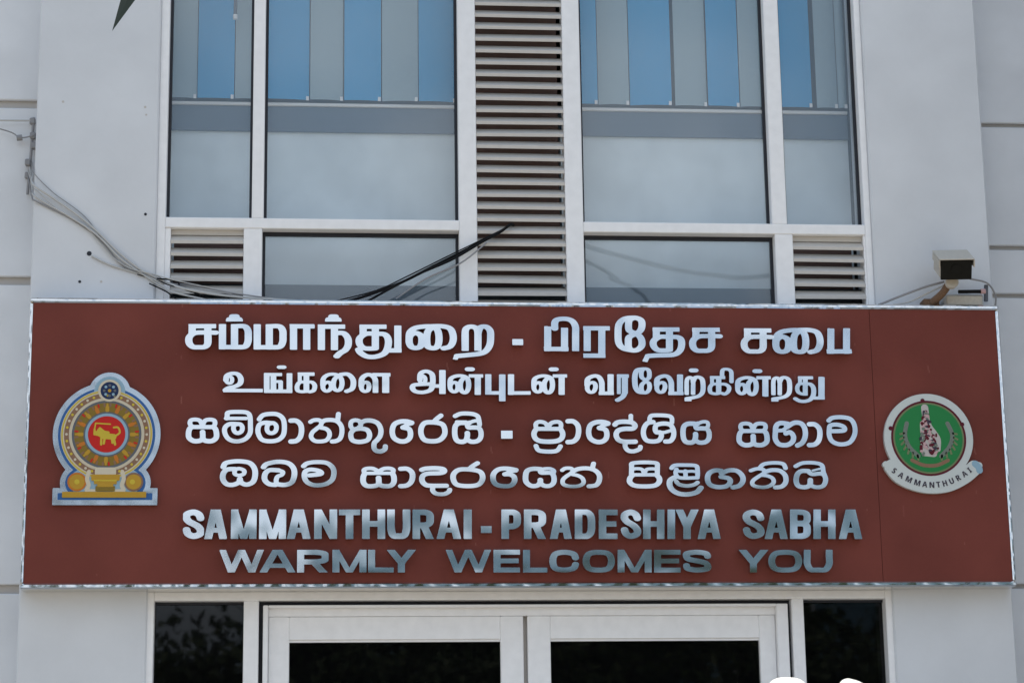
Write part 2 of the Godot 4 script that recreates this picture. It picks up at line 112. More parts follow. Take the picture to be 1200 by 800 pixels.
	[152,114,[["p",1,[11813,3197,11747,1784]],["p",1,[12418,3197,12350,1783]],["p",1,[11626,2501,12539,2501]]],[11598,1888,12568,3092]],
	[152,114,[["p",1,[12764,1783,13168,3197]],["p",1,[13474,1782,13211,3197]],["p",0.85,[12926,2248,13359,2247]]],[12633,1887,13678,3092]],
],
[
	[141,100,[["p",0.9,[-12134,1587,-11694,483]],["p",0.9,[-11303,1586,-11778,483]],["p",0.9,[-11393,1586,-10888,481]],["p",0.9,[-10561,1585,-10973,481]]],[-12203,586,-10475,1483]],
	[141,100,[["p",1,[-10546,480,-9922,1584]],["p",1,[-9310,477,-9956,1584]],["p",0.85,[-10241,851,-9622,850]]],[-10632,582,-9232,1481]],
	[141,100,[["p",1,[-9028,1583,-9019,477]],["c",1,[-9026,1382,-8442,1381,-8084,1320,-8055,1190,-8082,1061,-8439,1001,-9023,1002]],["p",1,[-8539,1028,-8017,474]]],[-9158,579,-7919,1479]],
	[141,100,[["p",1,[-7646,1581,-7641,473]],["p",1,[-6571,1580,-6570,471]],["p",0.8,[-7693,1581,-7062,472]],["p",0.8,[-6524,1580,-7150,472]]],[-7780,575,-6433,1477]],
	[141,100,[["p",1,[-6226,1579,-6226,470]],["p",1,[-6365,670,-5351,668]]],[-6364,572,-5349,1476]],
	[141,100,[["p",1,[-5540,1578,-5037,949,-5039,467]],["p",1,[-4531,1577,-5037,949]]],[-5638,570,-4434,1474]],
	[141,100,[["p",0.9,[-3192,1575,-2759,461]],["p",0.9,[-2328,1574,-2846,462]],["p",0.9,[-2421,1574,-1924,459]],["p",0.9,[-1555,1573,-2012,460]]],[-3285,565,-1472,1470]],
	[141,100,[["p",1,[-1228,1572,-1242,458]],["p",1,[-1370,1370,-311,1369]],["p",0.95,[-1375,1024,-380,1022]],["p",1,[-1379,659,-322,657]]],[-1380,560,-309,1468]],
	[141,100,[["p",1,[-48,1571,-65,455]],["p",1,[-202,657,772,655]]],[-204,558,787,1467]],
	[141,100,[["c",1,[1919,1136,1830,1298,1471,1366,1109,1289,1005,1010,1099,731,1457,653,1818,719,1914,881]]],[856,555,2074,1465]],
	[141,100,[["c",1,[2846,1364,2452,1296,2325,1008,2439,719,2829,650,3223,717,3350,1006,3237,1295,2846,1364]]],[2175,552,3503,1463]],
	[141,100,[["p",1,[3750,1566,3721,446]],["p",1,[4848,1564,4816,443]],["p",0.8,[3701,1566,4314,444]],["p",0.8,[4897,1564,4223,445]]],[3583,549,4987,1461]],
	[141,100,[["p",1,[5235,1564,5202,442]],["p",1,[5088,1360,6160,1359]],["p",0.95,[5077,1011,6085,1010]],["p",1,[5067,645,6137,643]]],[5064,545,6163,1459]],
	[141,100,[["c",1,[7256,1182,7193,1301,6836,1358,6440,1312,6401,1192,6496,1082,6824,1008,7152,925,7247,806,7207,687,6812,641,6455,698,6392,826]]],[6238,543,7412,1457]],
	[141,100,[["p",1,[8593,1559,9104,921,9084,433]],["p",1,[9665,1558,9104,921]]],[8455,538,9761,1454]],
	[141,100,[["c",1,[10420,1352,9998,1284,9850,993,9974,702,10389,633,10810,701,10959,991,10836,1283,10420,1352]]],[9688,535,11123,1452]],
	[141,100,[["c",1,[11324,1555,11306,1175,11293,880,11429,650,11732,630,12037,649,12195,878,12209,1173,12227,1554]]],[11134,531,12366,1450]],
],
]

var rng := RandomNumberGenerator.new()
var M := {}
var taken := {}

# ---------------------------------------------------------------- helpers
func numbered(called: String) -> String:
	var n: int = taken.get(called, 0)
	taken[called] = n + 1
	return called if n == 0 else "%s_%03d" % [called, n]

func thing(called: String, label: String, category: String, at := Vector3.ZERO, group := "") -> Node3D:
	var o := Node3D.new()
	o.name = numbered(called)
	add_child(o)
	o.position = at
	tag(o, label, category, group)
	return o

func tag(o: Node, label: String, category: String, group := "") -> void:
	o.set_meta("label", label)
	o.set_meta("category", category)
	if group:
		o.set_meta("group", group)

func node_in(called: String, parent: Node3D, at := Vector3.ZERO) -> Node3D:
	var o := Node3D.new()
	o.name = called
	parent.add_child(o, true)
	o.position = at
	return o

func put(called: String, mesh: Mesh, m: Material, parent: Node3D, at := Vector3.ZERO) -> MeshInstance3D:
	var o := MeshInstance3D.new()
	o.name = called if parent != self else numbered(called)
	o.mesh = mesh
	o.material_override = m
	parent.add_child(o, true)
	o.position = at
	return o

func setting(called: String, mesh: Mesh, m: Material) -> MeshInstance3D:
	var o := put(called, mesh, m, self)
	o.set_meta("kind", "structure")
	return o

func lin(r: float, g: float, b: float) -> Color:
	return Color(r, g, b).linear_to_srgb()

func grain(seed_: int, freq: float, lo: float, hi: float, size := 256, octaves := 4) -> ImageTexture:
	var n := FastNoiseLite.new()
	n.seed = seed_
	n.frequency = freq
	n.fractal_octaves = octaves
	var im := n.get_seamless_image(size, size)
	var out := Image.create(size, size, false, Image.FORMAT_RGB8)
	for y in size:
		for x in size:
			var v: float = lerpf(lo, hi, im.get_pixel(x, y).r)
			out.set_pixel(x, y, Color(v, v, v))
	out.generate_mipmaps()
	return ImageTexture.create_from_image(out)

func mat(color: Color, rough: float, metal := 0.0, tex: Texture2D = null, scale := 1.0, bump: Texture2D = null, height := 0.0) -> StandardMaterial3D:
	var m := StandardMaterial3D.new()
	m.albedo_color = color
	m.roughness = rough
	m.metallic = metal
	if tex or bump:
		m.uv1_triplanar = true
		m.uv1_world_triplanar = true
		m.uv1_scale = Vector3.ONE * scale
	if tex:
		m.albedo_texture = tex
	if bump:
		m.heightmap_enabled = true
		m.heightmap_texture = bump
		m.heightmap_scale = height
	return m

func glass(color: Color, metal: float) -> StandardMaterial3D:
	var m := mat(color, 0.02, metal)
	m.transparency = BaseMaterial3D.TRANSPARENCY_ALPHA
	return m

func start() -> SurfaceTool:
	var st := SurfaceTool.new()
	st.begin(Mesh.PRIMITIVE_TRIANGLES)
	st.set_smooth_group(-1)
	return st

func done(st: SurfaceTool) -> ArrayMesh:
	st.generate_normals()
	return st.commit()

func tri(st: SurfaceTool, a: Vector3, b: Vector3, c: Vector3, mid: Vector3) -> void:
	if (b - a).cross(c - a).dot((a + b + c) / 3.0 - mid) > 0:
		st.add_vertex(a); st.add_vertex(c); st.add_vertex(b)
	else:
		st.add_vertex(a); st.add_vertex(b); st.add_vertex(c)

func quad(st: SurfaceTool, a: Vector3, b: Vector3, c: Vector3, d: Vector3, mid: Vector3) -> void:
	tri(st, a, b, c, mid)
	tri(st, a, c, d, mid)

func bx(st: SurfaceTool, x0: float, x1: float, y0: float, y1: float, z0: float, z1: float, b := 0.0, turn := Transform3D.IDENTITY) -> void:
	var mid := Vector3(x0 + x1, y0 + y1, z0 + z1) / 2.0
	var h := Vector3(x1 - x0, y1 - y0, z1 - z0) / 2.0
	var tm := turn * mid
	var at := func(sx: float, sy: float, sz: float, ax: int) -> Vector3:
		var s := Vector3(sx, sy, sz)
		var v := h - Vector3.ONE * b
		v[ax] = h[ax]
		return turn * (mid + v * s)
	for ax in 3:
		var u := (ax + 1) % 3
		var w := (ax + 2) % 3
		for s in [-1.0, 1.0]:
			var p := []
			for k in [[-1.0, -1.0], [1.0, -1.0], [1.0, 1.0], [-1.0, 1.0]]:
				var v := Vector3.ZERO
				v[ax] = s; v[u] = k[0]; v[w] = k[1]
				p.append(at.call(v.x, v.y, v.z, ax))
			quad(st, p[0], p[1], p[2], p[3], tm)
		if b > 0.0:
			for su in [-1.0, 1.0]:
				for sw in [-1.0, 1.0]:
					var lo := Vector3.ZERO
					lo[ax] = -1.0; lo[u] = su; lo[w] = sw
					var hi := lo
					hi[ax] = 1.0
					quad(st, at.call(lo.x, lo.y, lo.z, u), at.call(hi.x, hi.y, hi.z, u), at.call(hi.x, hi.y, hi.z, w), at.call(lo.x, lo.y, lo.z, w), tm)
	if b > 0.0:
		for sx in [-1.0, 1.0]:
			for sy in [-1.0, 1.0]:
				for sz in [-1.0, 1.0]:
					tri(st, at.call(sx, sy, sz, 0), at.call(sx, sy, sz, 1), at.call(sx, sy, sz, 2), tm)

func box(x0: float, x1: float, y0: float, y1: float, z0: float, z1: float, b := 0.0, turn := Transform3D.IDENTITY) -> ArrayMesh:
	var st := start()
	bx(st, x0, x1, y0, y1, z0, z1, b, turn)
	return done(st)

func spline(pts: Array, steps: int) -> Array:
	var out := []
	var n := pts.size()
	for i in n - 1:
		var a = pts[maxi(i - 1, 0)]
		var d = pts[mini(i + 2, n - 1)]
		var closed: bool = n > 3 and pts[0].is_equal_approx(pts[n - 1])
		if closed and i == 0:
			a = pts[n - 2]
		if closed and i == n - 2:
			d = pts[1]
		for k in steps:
			out.append(pts[i].cubic_interpolate(pts[i + 1], a, d, float(k) / steps))
	out.append(pts[n - 1])
	return out

func tube(pts: Array, r: float, sides := 7, steps := 6, r_end := -1.0) -> ArrayMesh:
	var st := SurfaceTool.new()
	st.begin(Mesh.PRIMITIVE_TRIANGLES)
	st.set_smooth_group(0)
	var p := spline(pts, steps)
	var rings := []
	for i in p.size():
		var t: Vector3 = (p[mini(i + 1, p.size() - 1)] - p[maxi(i - 1, 0)]).normalized()
		var u := t.cross(Vector3(0.31, 0.2, 0.93) if absf(t.z) < 0.9 else Vector3.UP).normalized()
		var w := t.cross(u)
		var rr := r if r_end < 0 else lerpf(r, r_end, float(i) / (p.size() - 1))
		var ring := []
		for k in sides:
			var a := TAU * k / sides
			ring.append(p[i] + (u * cos(a) + w * sin(a)) * rr)
		rings.append(ring)
	for i in p.size() - 1:
		for k in sides:
			var k2 := (k + 1) % sides
			quad(st, rings[i][k], rings[i][k2], rings[i + 1][k2], rings[i + 1][k], (p[i] + p[i + 1]) / 2.0)
	st.set_smooth_group(-1)
	for e in [0, p.size() - 1]:
		for k in sides:
			var mid: Vector3 = p[1] if e == 0 else p[e - 1]
			tri(st, p[e], rings[e][k], rings[e][(k + 1) % sides], mid)
	return done(st)

# A flat plate of any outline: the union of pen strokes, contoured on a fine grid and given depth.
func stroke_plate(pen: Vector2, strokes: Array, depth: float, cell: float, z0 := 0.0, clip := Rect2()) -> ArrayMesh:
	var segs := []
	var lo := Vector2.INF
	var hi := -Vector2.INF
	for s in strokes:
		var pts: Array = spline(s[2], 5) if s[0] == "c" else s[2]
		for p in pts:
			lo = lo.min(p - pen * s[1])
			hi = hi.max(p + pen * s[1])
		if pts.size() == 1:
			segs.append([pts[0] / pen, pts[0] / pen, s[1], false, false])
		for i in pts.size() - 1:
			segs.append([pts[i] / pen, pts[i + 1] / pen, s[1], s[0] == "p" and i == 0, s[0] == "p" and i == pts.size() - 2])
	lo -= Vector2.ONE * cell * 2
	hi += Vector2.ONE * cell * 2
	var nx := int((hi.x - lo.x) / cell) + 1
	var ny := int((hi.y - lo.y) / cell) + 1
	var f := PackedFloat32Array()
	f.resize(nx * ny)
	f.fill(9.0)
	for s in segs:
		var a: Vector2 = s[0]
		var b: Vector2 = s[1]
		var r: float = s[2]
		var d := b - a
		var l2 := maxf(d.length_squared(), 1e-9)
		var l := sqrt(l2)
		var pad := r + 0.6
		var i0 := maxi(int(((minf(a.x, b.x) - pad) * pen.x - lo.x) / cell), 0)
		var i1 := mini(int(((maxf(a.x, b.x) + pad) * pen.x - lo.x) / cell) + 1, nx - 1)
		var j0 := maxi(int(((minf(a.y, b.y) - pad) * pen.y - lo.y) / cell), 0)
		var j1 := mini(int(((maxf(a.y, b.y) + pad) * pen.y - lo.y) / cell) + 1, ny - 1)
		for j in range(j0, j1 + 1):
			var py := (lo.y + j * cell) / pen.y
			for i in range(i0, i1 + 1):
				var p := Vector2((lo.x + i * cell) / pen.x, py)
				var t := (p - a).dot(d) / l2
				var v: float
				if s[3] and t < 0.0:
					v = maxf(absf((p - a).cross(d)) / l - r, -t * l)
				elif s[4] and t > 1.0:
					v = maxf(absf((p - a).cross(d)) / l - r, (t - 1.0) * l)
				else:
					v = p.distance_to(a + d * clampf(t, 0.0, 1.0)) - r
				var k := j * nx + i
				if v < f[k]:
					f[k] = v
	if clip.has_area():                                  # cut square at the top, bottom and sides
		for j in ny:
			var dy := maxf(clip.position.y - (lo.y + j * cell), lo.y + j * cell - clip.end.y) / pen.y
			for i in nx:
				var dx := maxf(clip.position.x - (lo.x + i * cell), lo.x + i * cell - clip.end.x) / pen.x
				f[j * nx + i] = maxf(f[j * nx + i], maxf(dx, dy))
	var vs := PackedVector3Array()
	var ns := PackedVector3Array()
	var z1 := z0 + depth
	var face := func(a: Vector2, b: Vector2, c: Vector2) -> void:
		vs.append(Vector3(a.x, a.y, z1)); vs.append(Vector3(c.x, c.y, z1)); vs.append(Vector3(b.x, b.y, z1))
		for k in 3:
			ns.append(Vector3(0, 0, 1))
	for j in ny - 1:
		var run := -1
		for i in nx:
			var full := false
			if i < nx - 1:
				var v := [f[j * nx + i], f[j * nx + i + 1], f[(j + 1) * nx + i + 1], f[(j + 1) * nx + i]]
				full = v[0] < 0 and v[1] < 0 and v[2] < 0 and v[3] < 0
				if not full and (v[0] < 0 or v[1] < 0 or v[2] < 0 or v[3] < 0):
					var c := [lo + Vector2(i, j) * cell, lo + Vector2(i + 1, j) * cell, lo + Vector2(i + 1, j + 1) * cell, lo + Vector2(i, j + 1) * cell]
					var poly := []
					var outs := []
					var ins := []
					for k in 4:
						var k2 := (k + 1) % 4
						if v[k] < 0:
							poly.append(c[k])
						if (v[k] < 0) != (v[k2] < 0):
							var q: Vector2 = c[k].lerp(c[k2], v[k] / (v[k] - v[k2]))
							poly.append(q)
							if v[k] < 0:
								outs.append(poly.size() - 1)
							else:
								ins.append(poly.size() - 1)
					for k in range(1, poly.size() - 1):
						face.call(poly[0], poly[k], poly[k + 1])
					for o in outs:
						var e: Vector2 = poly[o]
						var n: Vector2 = poly[(o + 1) % poly.size()]
						if e.distance_squared_to(n) < 1e-12:
							continue
						var out := Vector3(n.y - e.y, e.x - n.x, 0).normalized()
						for w in [Vector3(e.x, e.y, z1), Vector3(n.x, n.y, z1), Vector3(n.x, n.y, z0), Vector3(e.x, e.y, z1), Vector3(n.x, n.y, z0), Vector3(e.x, e.y, z0)]:
							vs.append(w)
							ns.append(out)
			if full and run < 0:
				run = i
			if not full and run >= 0:
				var p0 := lo + Vector2(run, j) * cell
				var p1 := lo + Vector2(i, j + 1) * cell
				face.call(p0, Vector2(p1.x, p0.y), p1)
				face.call(p0, p1, Vector2(p0.x, p1.y))
				run = -1
	var arr := []
	arr.resize(Mesh.ARRAY_MAX)
	arr[Mesh.ARRAY_VERTEX] = vs
	arr[Mesh.ARRAY_NORMAL] = ns
	var mesh := ArrayMesh.new()
	mesh.add_surface_from_arrays(Mesh.PRIMITIVE_TRIANGLES, arr)
	return mesh

# A ring or disc that stands up from z0 to z1, with a flat front.
func ring(r0: float, r1: float, z0: float, z1: float, sides := 56) -> ArrayMesh:
	var st := start()
	for k in sides:
		var a := Vector3(cos(TAU * k / sides), sin(TAU * k / sides), 0)
		var b := Vector3(cos(TAU * (k + 1) / sides), sin(TAU * (k + 1) / sides), 0)
		var up := Vector3(0, 0, z1)
		var dn := Vector3(0, 0, z0)
		var back := (a + b) / 2.0 * (r0 + r1) / 2.0 + Vector3(0, 0, z0 - 1.0)
		if r0 > 0:
			quad(st, a * r0 + up, b * r0 + up, b * r1 + up, a * r1 + up, back)
			quad(st, a * r0 + dn, b * r0 + dn, b * r0 + up, a * r0 + up, (a + b) / 2.0 * r1)
		else:
			tri(st, up, a * r1 + up, b * r1 + up, back)
		quad(st, a * r1 + dn, b * r1 + dn, b * r1 + up, a * r1 + up, Vector3.ZERO)
	return done(st)

func leaf(st: SurfaceTool, at: Vector3, along: Vector3, side: Vector3, length: float, width: float) -> void:
	var n := along.cross(side).normalized()
	var tip := at + along * length - n * length * 0.12
	var l := at + along * length * 0.45 + side * width + n * width * 0.35
	var r := at + along * length * 0.45 - side * width + n * width * 0.35
	var m := at + along * length * 0.5
	for t in [[at, l, m], [l, tip, m], [tip, r, m], [r, at, m]]:
		for p in t:
			st.add_vertex(p)

# Smooth body from tapered bones (surface nets).
func nets(st: SurfaceTool, bones: Array, cell: float, blend: float) -> void:
	var lo := Vector3.INF
	var hi := -Vector3.INF
	for b in bones:
		var r := maxf(b[2], b[3]) + blend + cell * 2
		lo = lo.min(b[0] - Vector3.ONE * r).min(b[1] - Vector3.ONE * r)
		hi = hi.max(b[0] + Vector3.ONE * r).max(b[1] + Vector3.ONE * r)
	var n := Vector3i(((hi - lo) / cell).ceil()) + Vector3i.ONE
	var f := PackedFloat32Array()
	f.resize(n.x * n.y * n.z)
	f.fill(9.0)
	for b in bones:
		var p0: Vector3 = b[0]
		var d: Vector3 = b[1] - p0
		var l2 := maxf(d.length_squared(), 1e-9)
		var r := maxf(b[2], b[3]) + blend + cell
		var a := Vector3i(((p0.min(b[1]) - Vector3.ONE * r - lo) / cell).floor()).clamp(Vector3i.ZERO, n - Vector3i.ONE)
		var c := Vector3i(((p0.max(b[1]) + Vector3.ONE * r - lo) / cell).ceil()).clamp(Vector3i.ZERO, n - Vector3i.ONE)
		for z in range(a.z, c.z + 1):
			for y in range(a.y, c.y + 1):
				for x in range(a.x, c.x + 1):
					var p := lo + Vector3(x, y, z) * cell
					var t := clampf((p - p0).dot(d) / l2, 0, 1)
					var v := p.distance_to(p0 + d * t) - lerpf(b[2], b[3], t)
					var k := (z * n.y + y) * n.x + x
					var h := maxf(blend - absf(v - f[k]), 0.0) / blend
					f[k] = minf(v, f[k]) - h * h * blend * 0.25
	var at := {}
	var verts := []
	var corners := []
	for q in 8:
		corners.append(Vector3i(q & 1, (q >> 1) & 1, q >> 2))
	for z in n.z - 1:
		for y in n.y - 1:
			for x in n.x - 1:
				var mask := 0
				var v := []
				for q in 8:
					var g: Vector3i = corners[q]
					var w := f[((z + g.z) * n.y + y + g.y) * n.x + x + g.x]
					v.append(w)
					if w < 0:
						mask |= 1 << q
				if mask == 0 or mask == 255:
					continue
				var sum := Vector3.ZERO
				var count := 0
				for q in 8:
					for e in [1, 2, 4]:
						if not (q & e) and (v[q] < 0) != (v[q | e] < 0):
							sum += Vector3(corners[q]).lerp(Vector3(corners[q | e]), v[q] / (v[q] - v[q | e]))
							count += 1
				at[Vector3i(x, y, z)] = verts.size()
				verts.append(lo + (Vector3(x, y, z) + sum / count) * cell)
	for k in at:
		for ax in 3:
			var e := Vector3i.ZERO
			e[ax] = 1
			var g: Vector3i = k
			var v0 := f[(g.z * n.y + g.y) * n.x + g.x]
			var v1 := f[((g.z + e.z) * n.y + g.y + e.y) * n.x + g.x + e.x]
			if (v0 < 0) == (v1 < 0):
				continue
			var u := Vector3i.ZERO
			var w := Vector3i.ZERO
			u[(ax + 1) % 3] = 1
			w[(ax + 2) % 3] = 1
			if not (at.has(g - u) and at.has(g - w) and at.has(g - u - w)):
				continue
			var q := [verts[at[g - u - w]], verts[at[g - w]], verts[at[g]], verts[at[g - u]]]
			if v0 < 0:
				q.reverse()
			for i in [0, 1, 2, 0, 2, 3]:
				st.add_vertex(q[i])

# ---------------------------------------------------------------- scene
func _ready() -> void:
	rng.seed = 20
	var cam := Camera3D.new()
	cam.position = Vector3(-0.865, 1.4173, 9.047)
	cam.rotation_order = EULER_ORDER_YXZ
	cam.rotation = Vector3(0.23686, -0.09013, -0.01463)
	cam.fov = 17.0
	cam.far = 400.0
	add_child(cam)
	cam.current = true
	var sky_mat := ProceduralSkyMaterial.new()
	sky_mat.sky_top_color = lin(0.36, 0.53, 0.80)
	sky_mat.sky_horizon_color = lin(0.56, 0.70, 0.86)
	sky_mat.sky_curve = 0.45
	sky_mat.sky_cover = clouds()
	sky_mat.sky_cover_modulate = Color(1, 1, 1, 1)
	sky_mat.ground_bottom_color = lin(0.25, 0.21, 0.17)
	sky_mat.ground_horizon_color = lin(0.5, 0.47, 0.42)
	var env := Environment.new()
	env.background_mode = Environment.BG_SKY
	env.sky = Sky.new()
	env.sky.sky_material = sky_mat
	env.background_energy_multiplier = 1.05
	env.tonemap_mode = Environment.TONE_MAPPER_LINEAR
	env.tonemap_exposure = 1.0
	env.sdfgi_enabled = true
	env.ssao_enabled = true
	env.ssil_enabled = true
	var we := WorldEnvironment.new()
	we.environment = env
	add_child(we)
	var sun := DirectionalLight3D.new()
	sun.light_energy = 1.5
	sun.light_color = Color(1.0, 0.95, 0.86)
	sun.light_angular_distance = 0.5
	sun.shadow_enabled = true
	add_child(sun)
	sun.rotation_degrees = Vector3(-79, 200, 0)      # high, from behind the building: the front lies in open shade
	make_materials()
	make_ground()
	make_building()
	make_blinds()
	make_sign()
	make_cctv()
	make_cables()
	make_branch_tree()
	make_street()
	make_people()

# broken bright cloud, the same all round
func clouds() -> ImageTexture:
	var n := FastNoiseLite.new()
	n.seed = 77
	n.frequency = 5.5
	n.fractal_octaves = 5
	var im := Image.create(768, 384, false, Image.FORMAT_RGBA8)
	for y in 384:
		var up := PI * (0.5 - (y + 0.5) / 384.0)
		for x in 768:
			var a := TAU * x / 768.0
			var d := Vector3(cos(a) * cos(up), sin(up) * 1.8, sin(a) * cos(up))
			var v := smoothstep(-0.30, 0.18, n.get_noise_3dv(d))
			im.set_pixel(x, y, Color(0.70, 0.67, 0.62, v if up > 0.0 else 0.0))
	return ImageTexture.create_from_image(im)

# maroon sheet with mottling, dust specks and faint scuffs
func board_paint() -> ImageTexture:
	var n := FastNoiseLite.new()
	n.seed = 21
	n.frequency = 0.008
	n.fractal_octaves = 5
	var noise := n.get_seamless_image(512, 512)
	var im := Image.create(512, 512, false, Image.FORMAT_RGB8)
	for y in 512:
		for x in 512:
			var v := 0.82 + 0.25 * noise.get_pixel(x, y).r + rng.randf_range(-0.03, 0.03)
			im.set_pixel(x, y, lin(0.178 * v, 0.048 * v, 0.037 * v))
	for k in 46:
		var p := Vector2i(rng.randi_range(4, 500), rng.randi_range(4, 500))
		var dust := lin(0.26, 0.10, 0.08).lerp(lin(0.20, 0.06, 0.05), rng.randf())
		for j in rng.randi_range(1, 4) if k % 3 else rng.randi_range(5, 12):
			im.set_pixel(p.x + (j / 5 if k % 2 else 0), mini(p.y + j, 511), dust)
	im.generate_mipmaps()
	return ImageTexture.create_from_image(im)

func make_materials() -> void:
	var fine := grain(3, 0.03, 0.965, 1.0)
	var blotch := grain(5, 0.012, 0.95, 1.0, 256, 5)
	var rough_bump := grain(9, 0.09, 0.0, 1.0, 256, 3)
	var wave := grain(11, 0.02, 0.0, 1.0, 256, 1)
	M.wall = mat(lin(0.66, 0.68, 0.71), 0.7, 0.0, blotch, 0.7, rough_bump, 0.05)
	M.cladding = mat(lin(0.72, 0.74, 0.77), 0.55, 0.0, blotch, 0.9)
	M.joint = mat(lin(0.50, 0.47, 0.44), 0.8)
	M.frame = mat(lin(0.87, 0.87, 0.88), 0.42, 0.0, fine, 2.0)
	M.slat = mat(lin(0.58, 0.55, 0.51), 0.5, 0.0, fine, 3.0)
	M.brown_gap_shade = mat(lin(0.11, 0.068, 0.058), 0.9)
	M.gasket = mat(lin(0.012, 0.013, 0.02), 0.6)
	M.pane = glass(Color(0.80, 0.90, 0.97, 0.03), 0.04)
	M.door_glass = glass(Color(0.03, 0.032, 0.035, 0.75), 0.0)
	M.door_glass.metallic_specular = 0.38
	M.parapet = mat(lin(0.76, 0.83, 0.85), 0.8, 0.0, grain(7, 0.014, 0.92, 1.0, 256, 5), 0.9)
	M.sill = mat(lin(0.75, 0.75, 0.74), 0.5)
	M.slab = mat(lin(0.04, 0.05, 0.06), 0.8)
	M.apron = mat(lin(0.10, 0.135, 0.175), 0.7)
	M.room = mat(lin(0.16, 0.16, 0.16), 0.9)
	M.blind_blue = mat(lin(0.03, 0.30, 0.58), 0.8, 0.0, fine, 6.0)
	M.blind_grey = mat(lin(0.30, 0.39, 0.43), 0.8, 0.0, fine, 6.0)
	M.maroon = mat(Color.WHITE, 0.6, 0.0, board_paint(), 0.5)
	M.maroon.metallic_specular = 0.22
	M.steel = mat(lin(0.66, 0.69, 0.72), 0.10, 1.0, null, 1.3, wave, 0.09)
	M.crest_steel = mat(lin(0.46, 0.51, 0.56), 0.22, 1.0, null, 2.5, wave, 0.10)
	M.trim = mat(lin(0.72, 0.72, 0.72), 0.10, 1.0, null, 3.5, wave, 0.12)
	M.white_cable = mat(lin(0.46, 0.46, 0.45), 0.5)
	M.grey_cable = mat(lin(0.25, 0.25, 0.26), 0.5)
	M.black_cable = mat(lin(0.008, 0.008, 0.009), 0.7)
	M.black_cable.metallic_specular = 0.25
	M.cream = mat(lin(0.52, 0.48, 0.41), 0.5, 0.0, grain(31, 0.03, 0.92, 1.0), 7.0)
	M.rust = mat(lin(0.28, 0.16, 0.09), 0.8, 0.0, grain(33, 0.05, 0.5, 1.0), 12.0)
	M.black_glass = mat(lin(0.010, 0.010, 0.009), 0.4)
	M.black_glass.metallic_specular = 0.2
	M.leaf = mat(lin(0.016, 0.026, 0.014), 0.6)
	M.far_leaf = mat(lin(0.045, 0.075, 0.028), 0.6)
	M.far_wall = mat(lin(0.28, 0.44, 0.52), 0.8, 0.0, blotch, 0.3)
	M.bark = mat(lin(0.12, 0.09, 0.065), 0.9, 0.0, grain(41, 0.04, 0.6, 1.0), 2.0)
	M.ground = mat(lin(0.56, 0.50, 0.41), 0.95, 0.0, grain(43, 0.02, 0.65, 1.0, 256, 5), 0.15)
	M.asphalt = mat(lin(0.055, 0.055, 0.055), 0.9, 0.0, grain(45, 0.06, 0.7, 1.0), 0.6)
	M.concrete = mat(lin(0.58, 0.55, 0.50), 0.9, 0.0, blotch, 0.6)
	M.skin = mat(lin(0.24, 0.12, 0.075), 0.55)
	M.cloth_white = mat(lin(0.80, 0.80, 0.79), 0.9)
	M.cloth_dark = mat(lin(0.05, 0.05, 0.07), 0.9)
	for c in [["gold", 0.46, 0.27, 0.035], ["olive", 0.22, 0.15, 0.03], ["orange", 0.50, 0.17, 0.03], ["red", 0.50, 0.025, 0.02], ["lion_yellow", 0.55, 0.42, 0.05], ["pale", 0.58, 0.52, 0.40], ["brown", 0.24, 0.14, 0.09], ["blue", 0.04, 0.12, 0.32], ["sky_blue", 0.26, 0.40, 0.50], ["navy", 0.02, 0.035, 0.09], ["slate", 0.12, 0.13, 0.15], ["green", 0.025, 0.20, 0.06], ["moss", 0.16, 0.20, 0.10], ["white", 0.54, 0.58, 0.57], ["maroon_ink", 0.10, 0.012, 0.022], ["pink", 0.50, 0.33, 0.34], ["grey_ink", 0.16, 0.19, 0.16], ["pale_pink", 0.47, 0.44, 0.42], ["ink", 0.05, 0.04, 0.06]]:
		M[c[0]] = mat(lin(c[1], c[2], c[3]), 0.4)
		M[c[0]].metallic_specular = 0.25

func make_ground() -> void:
	setting("ground", box(-150, 150, -0.4, 0.0, -150, 150), M.ground)
	setting("road", box(-150, 150, -0.3, 0.004, 14, 21), M.asphalt)

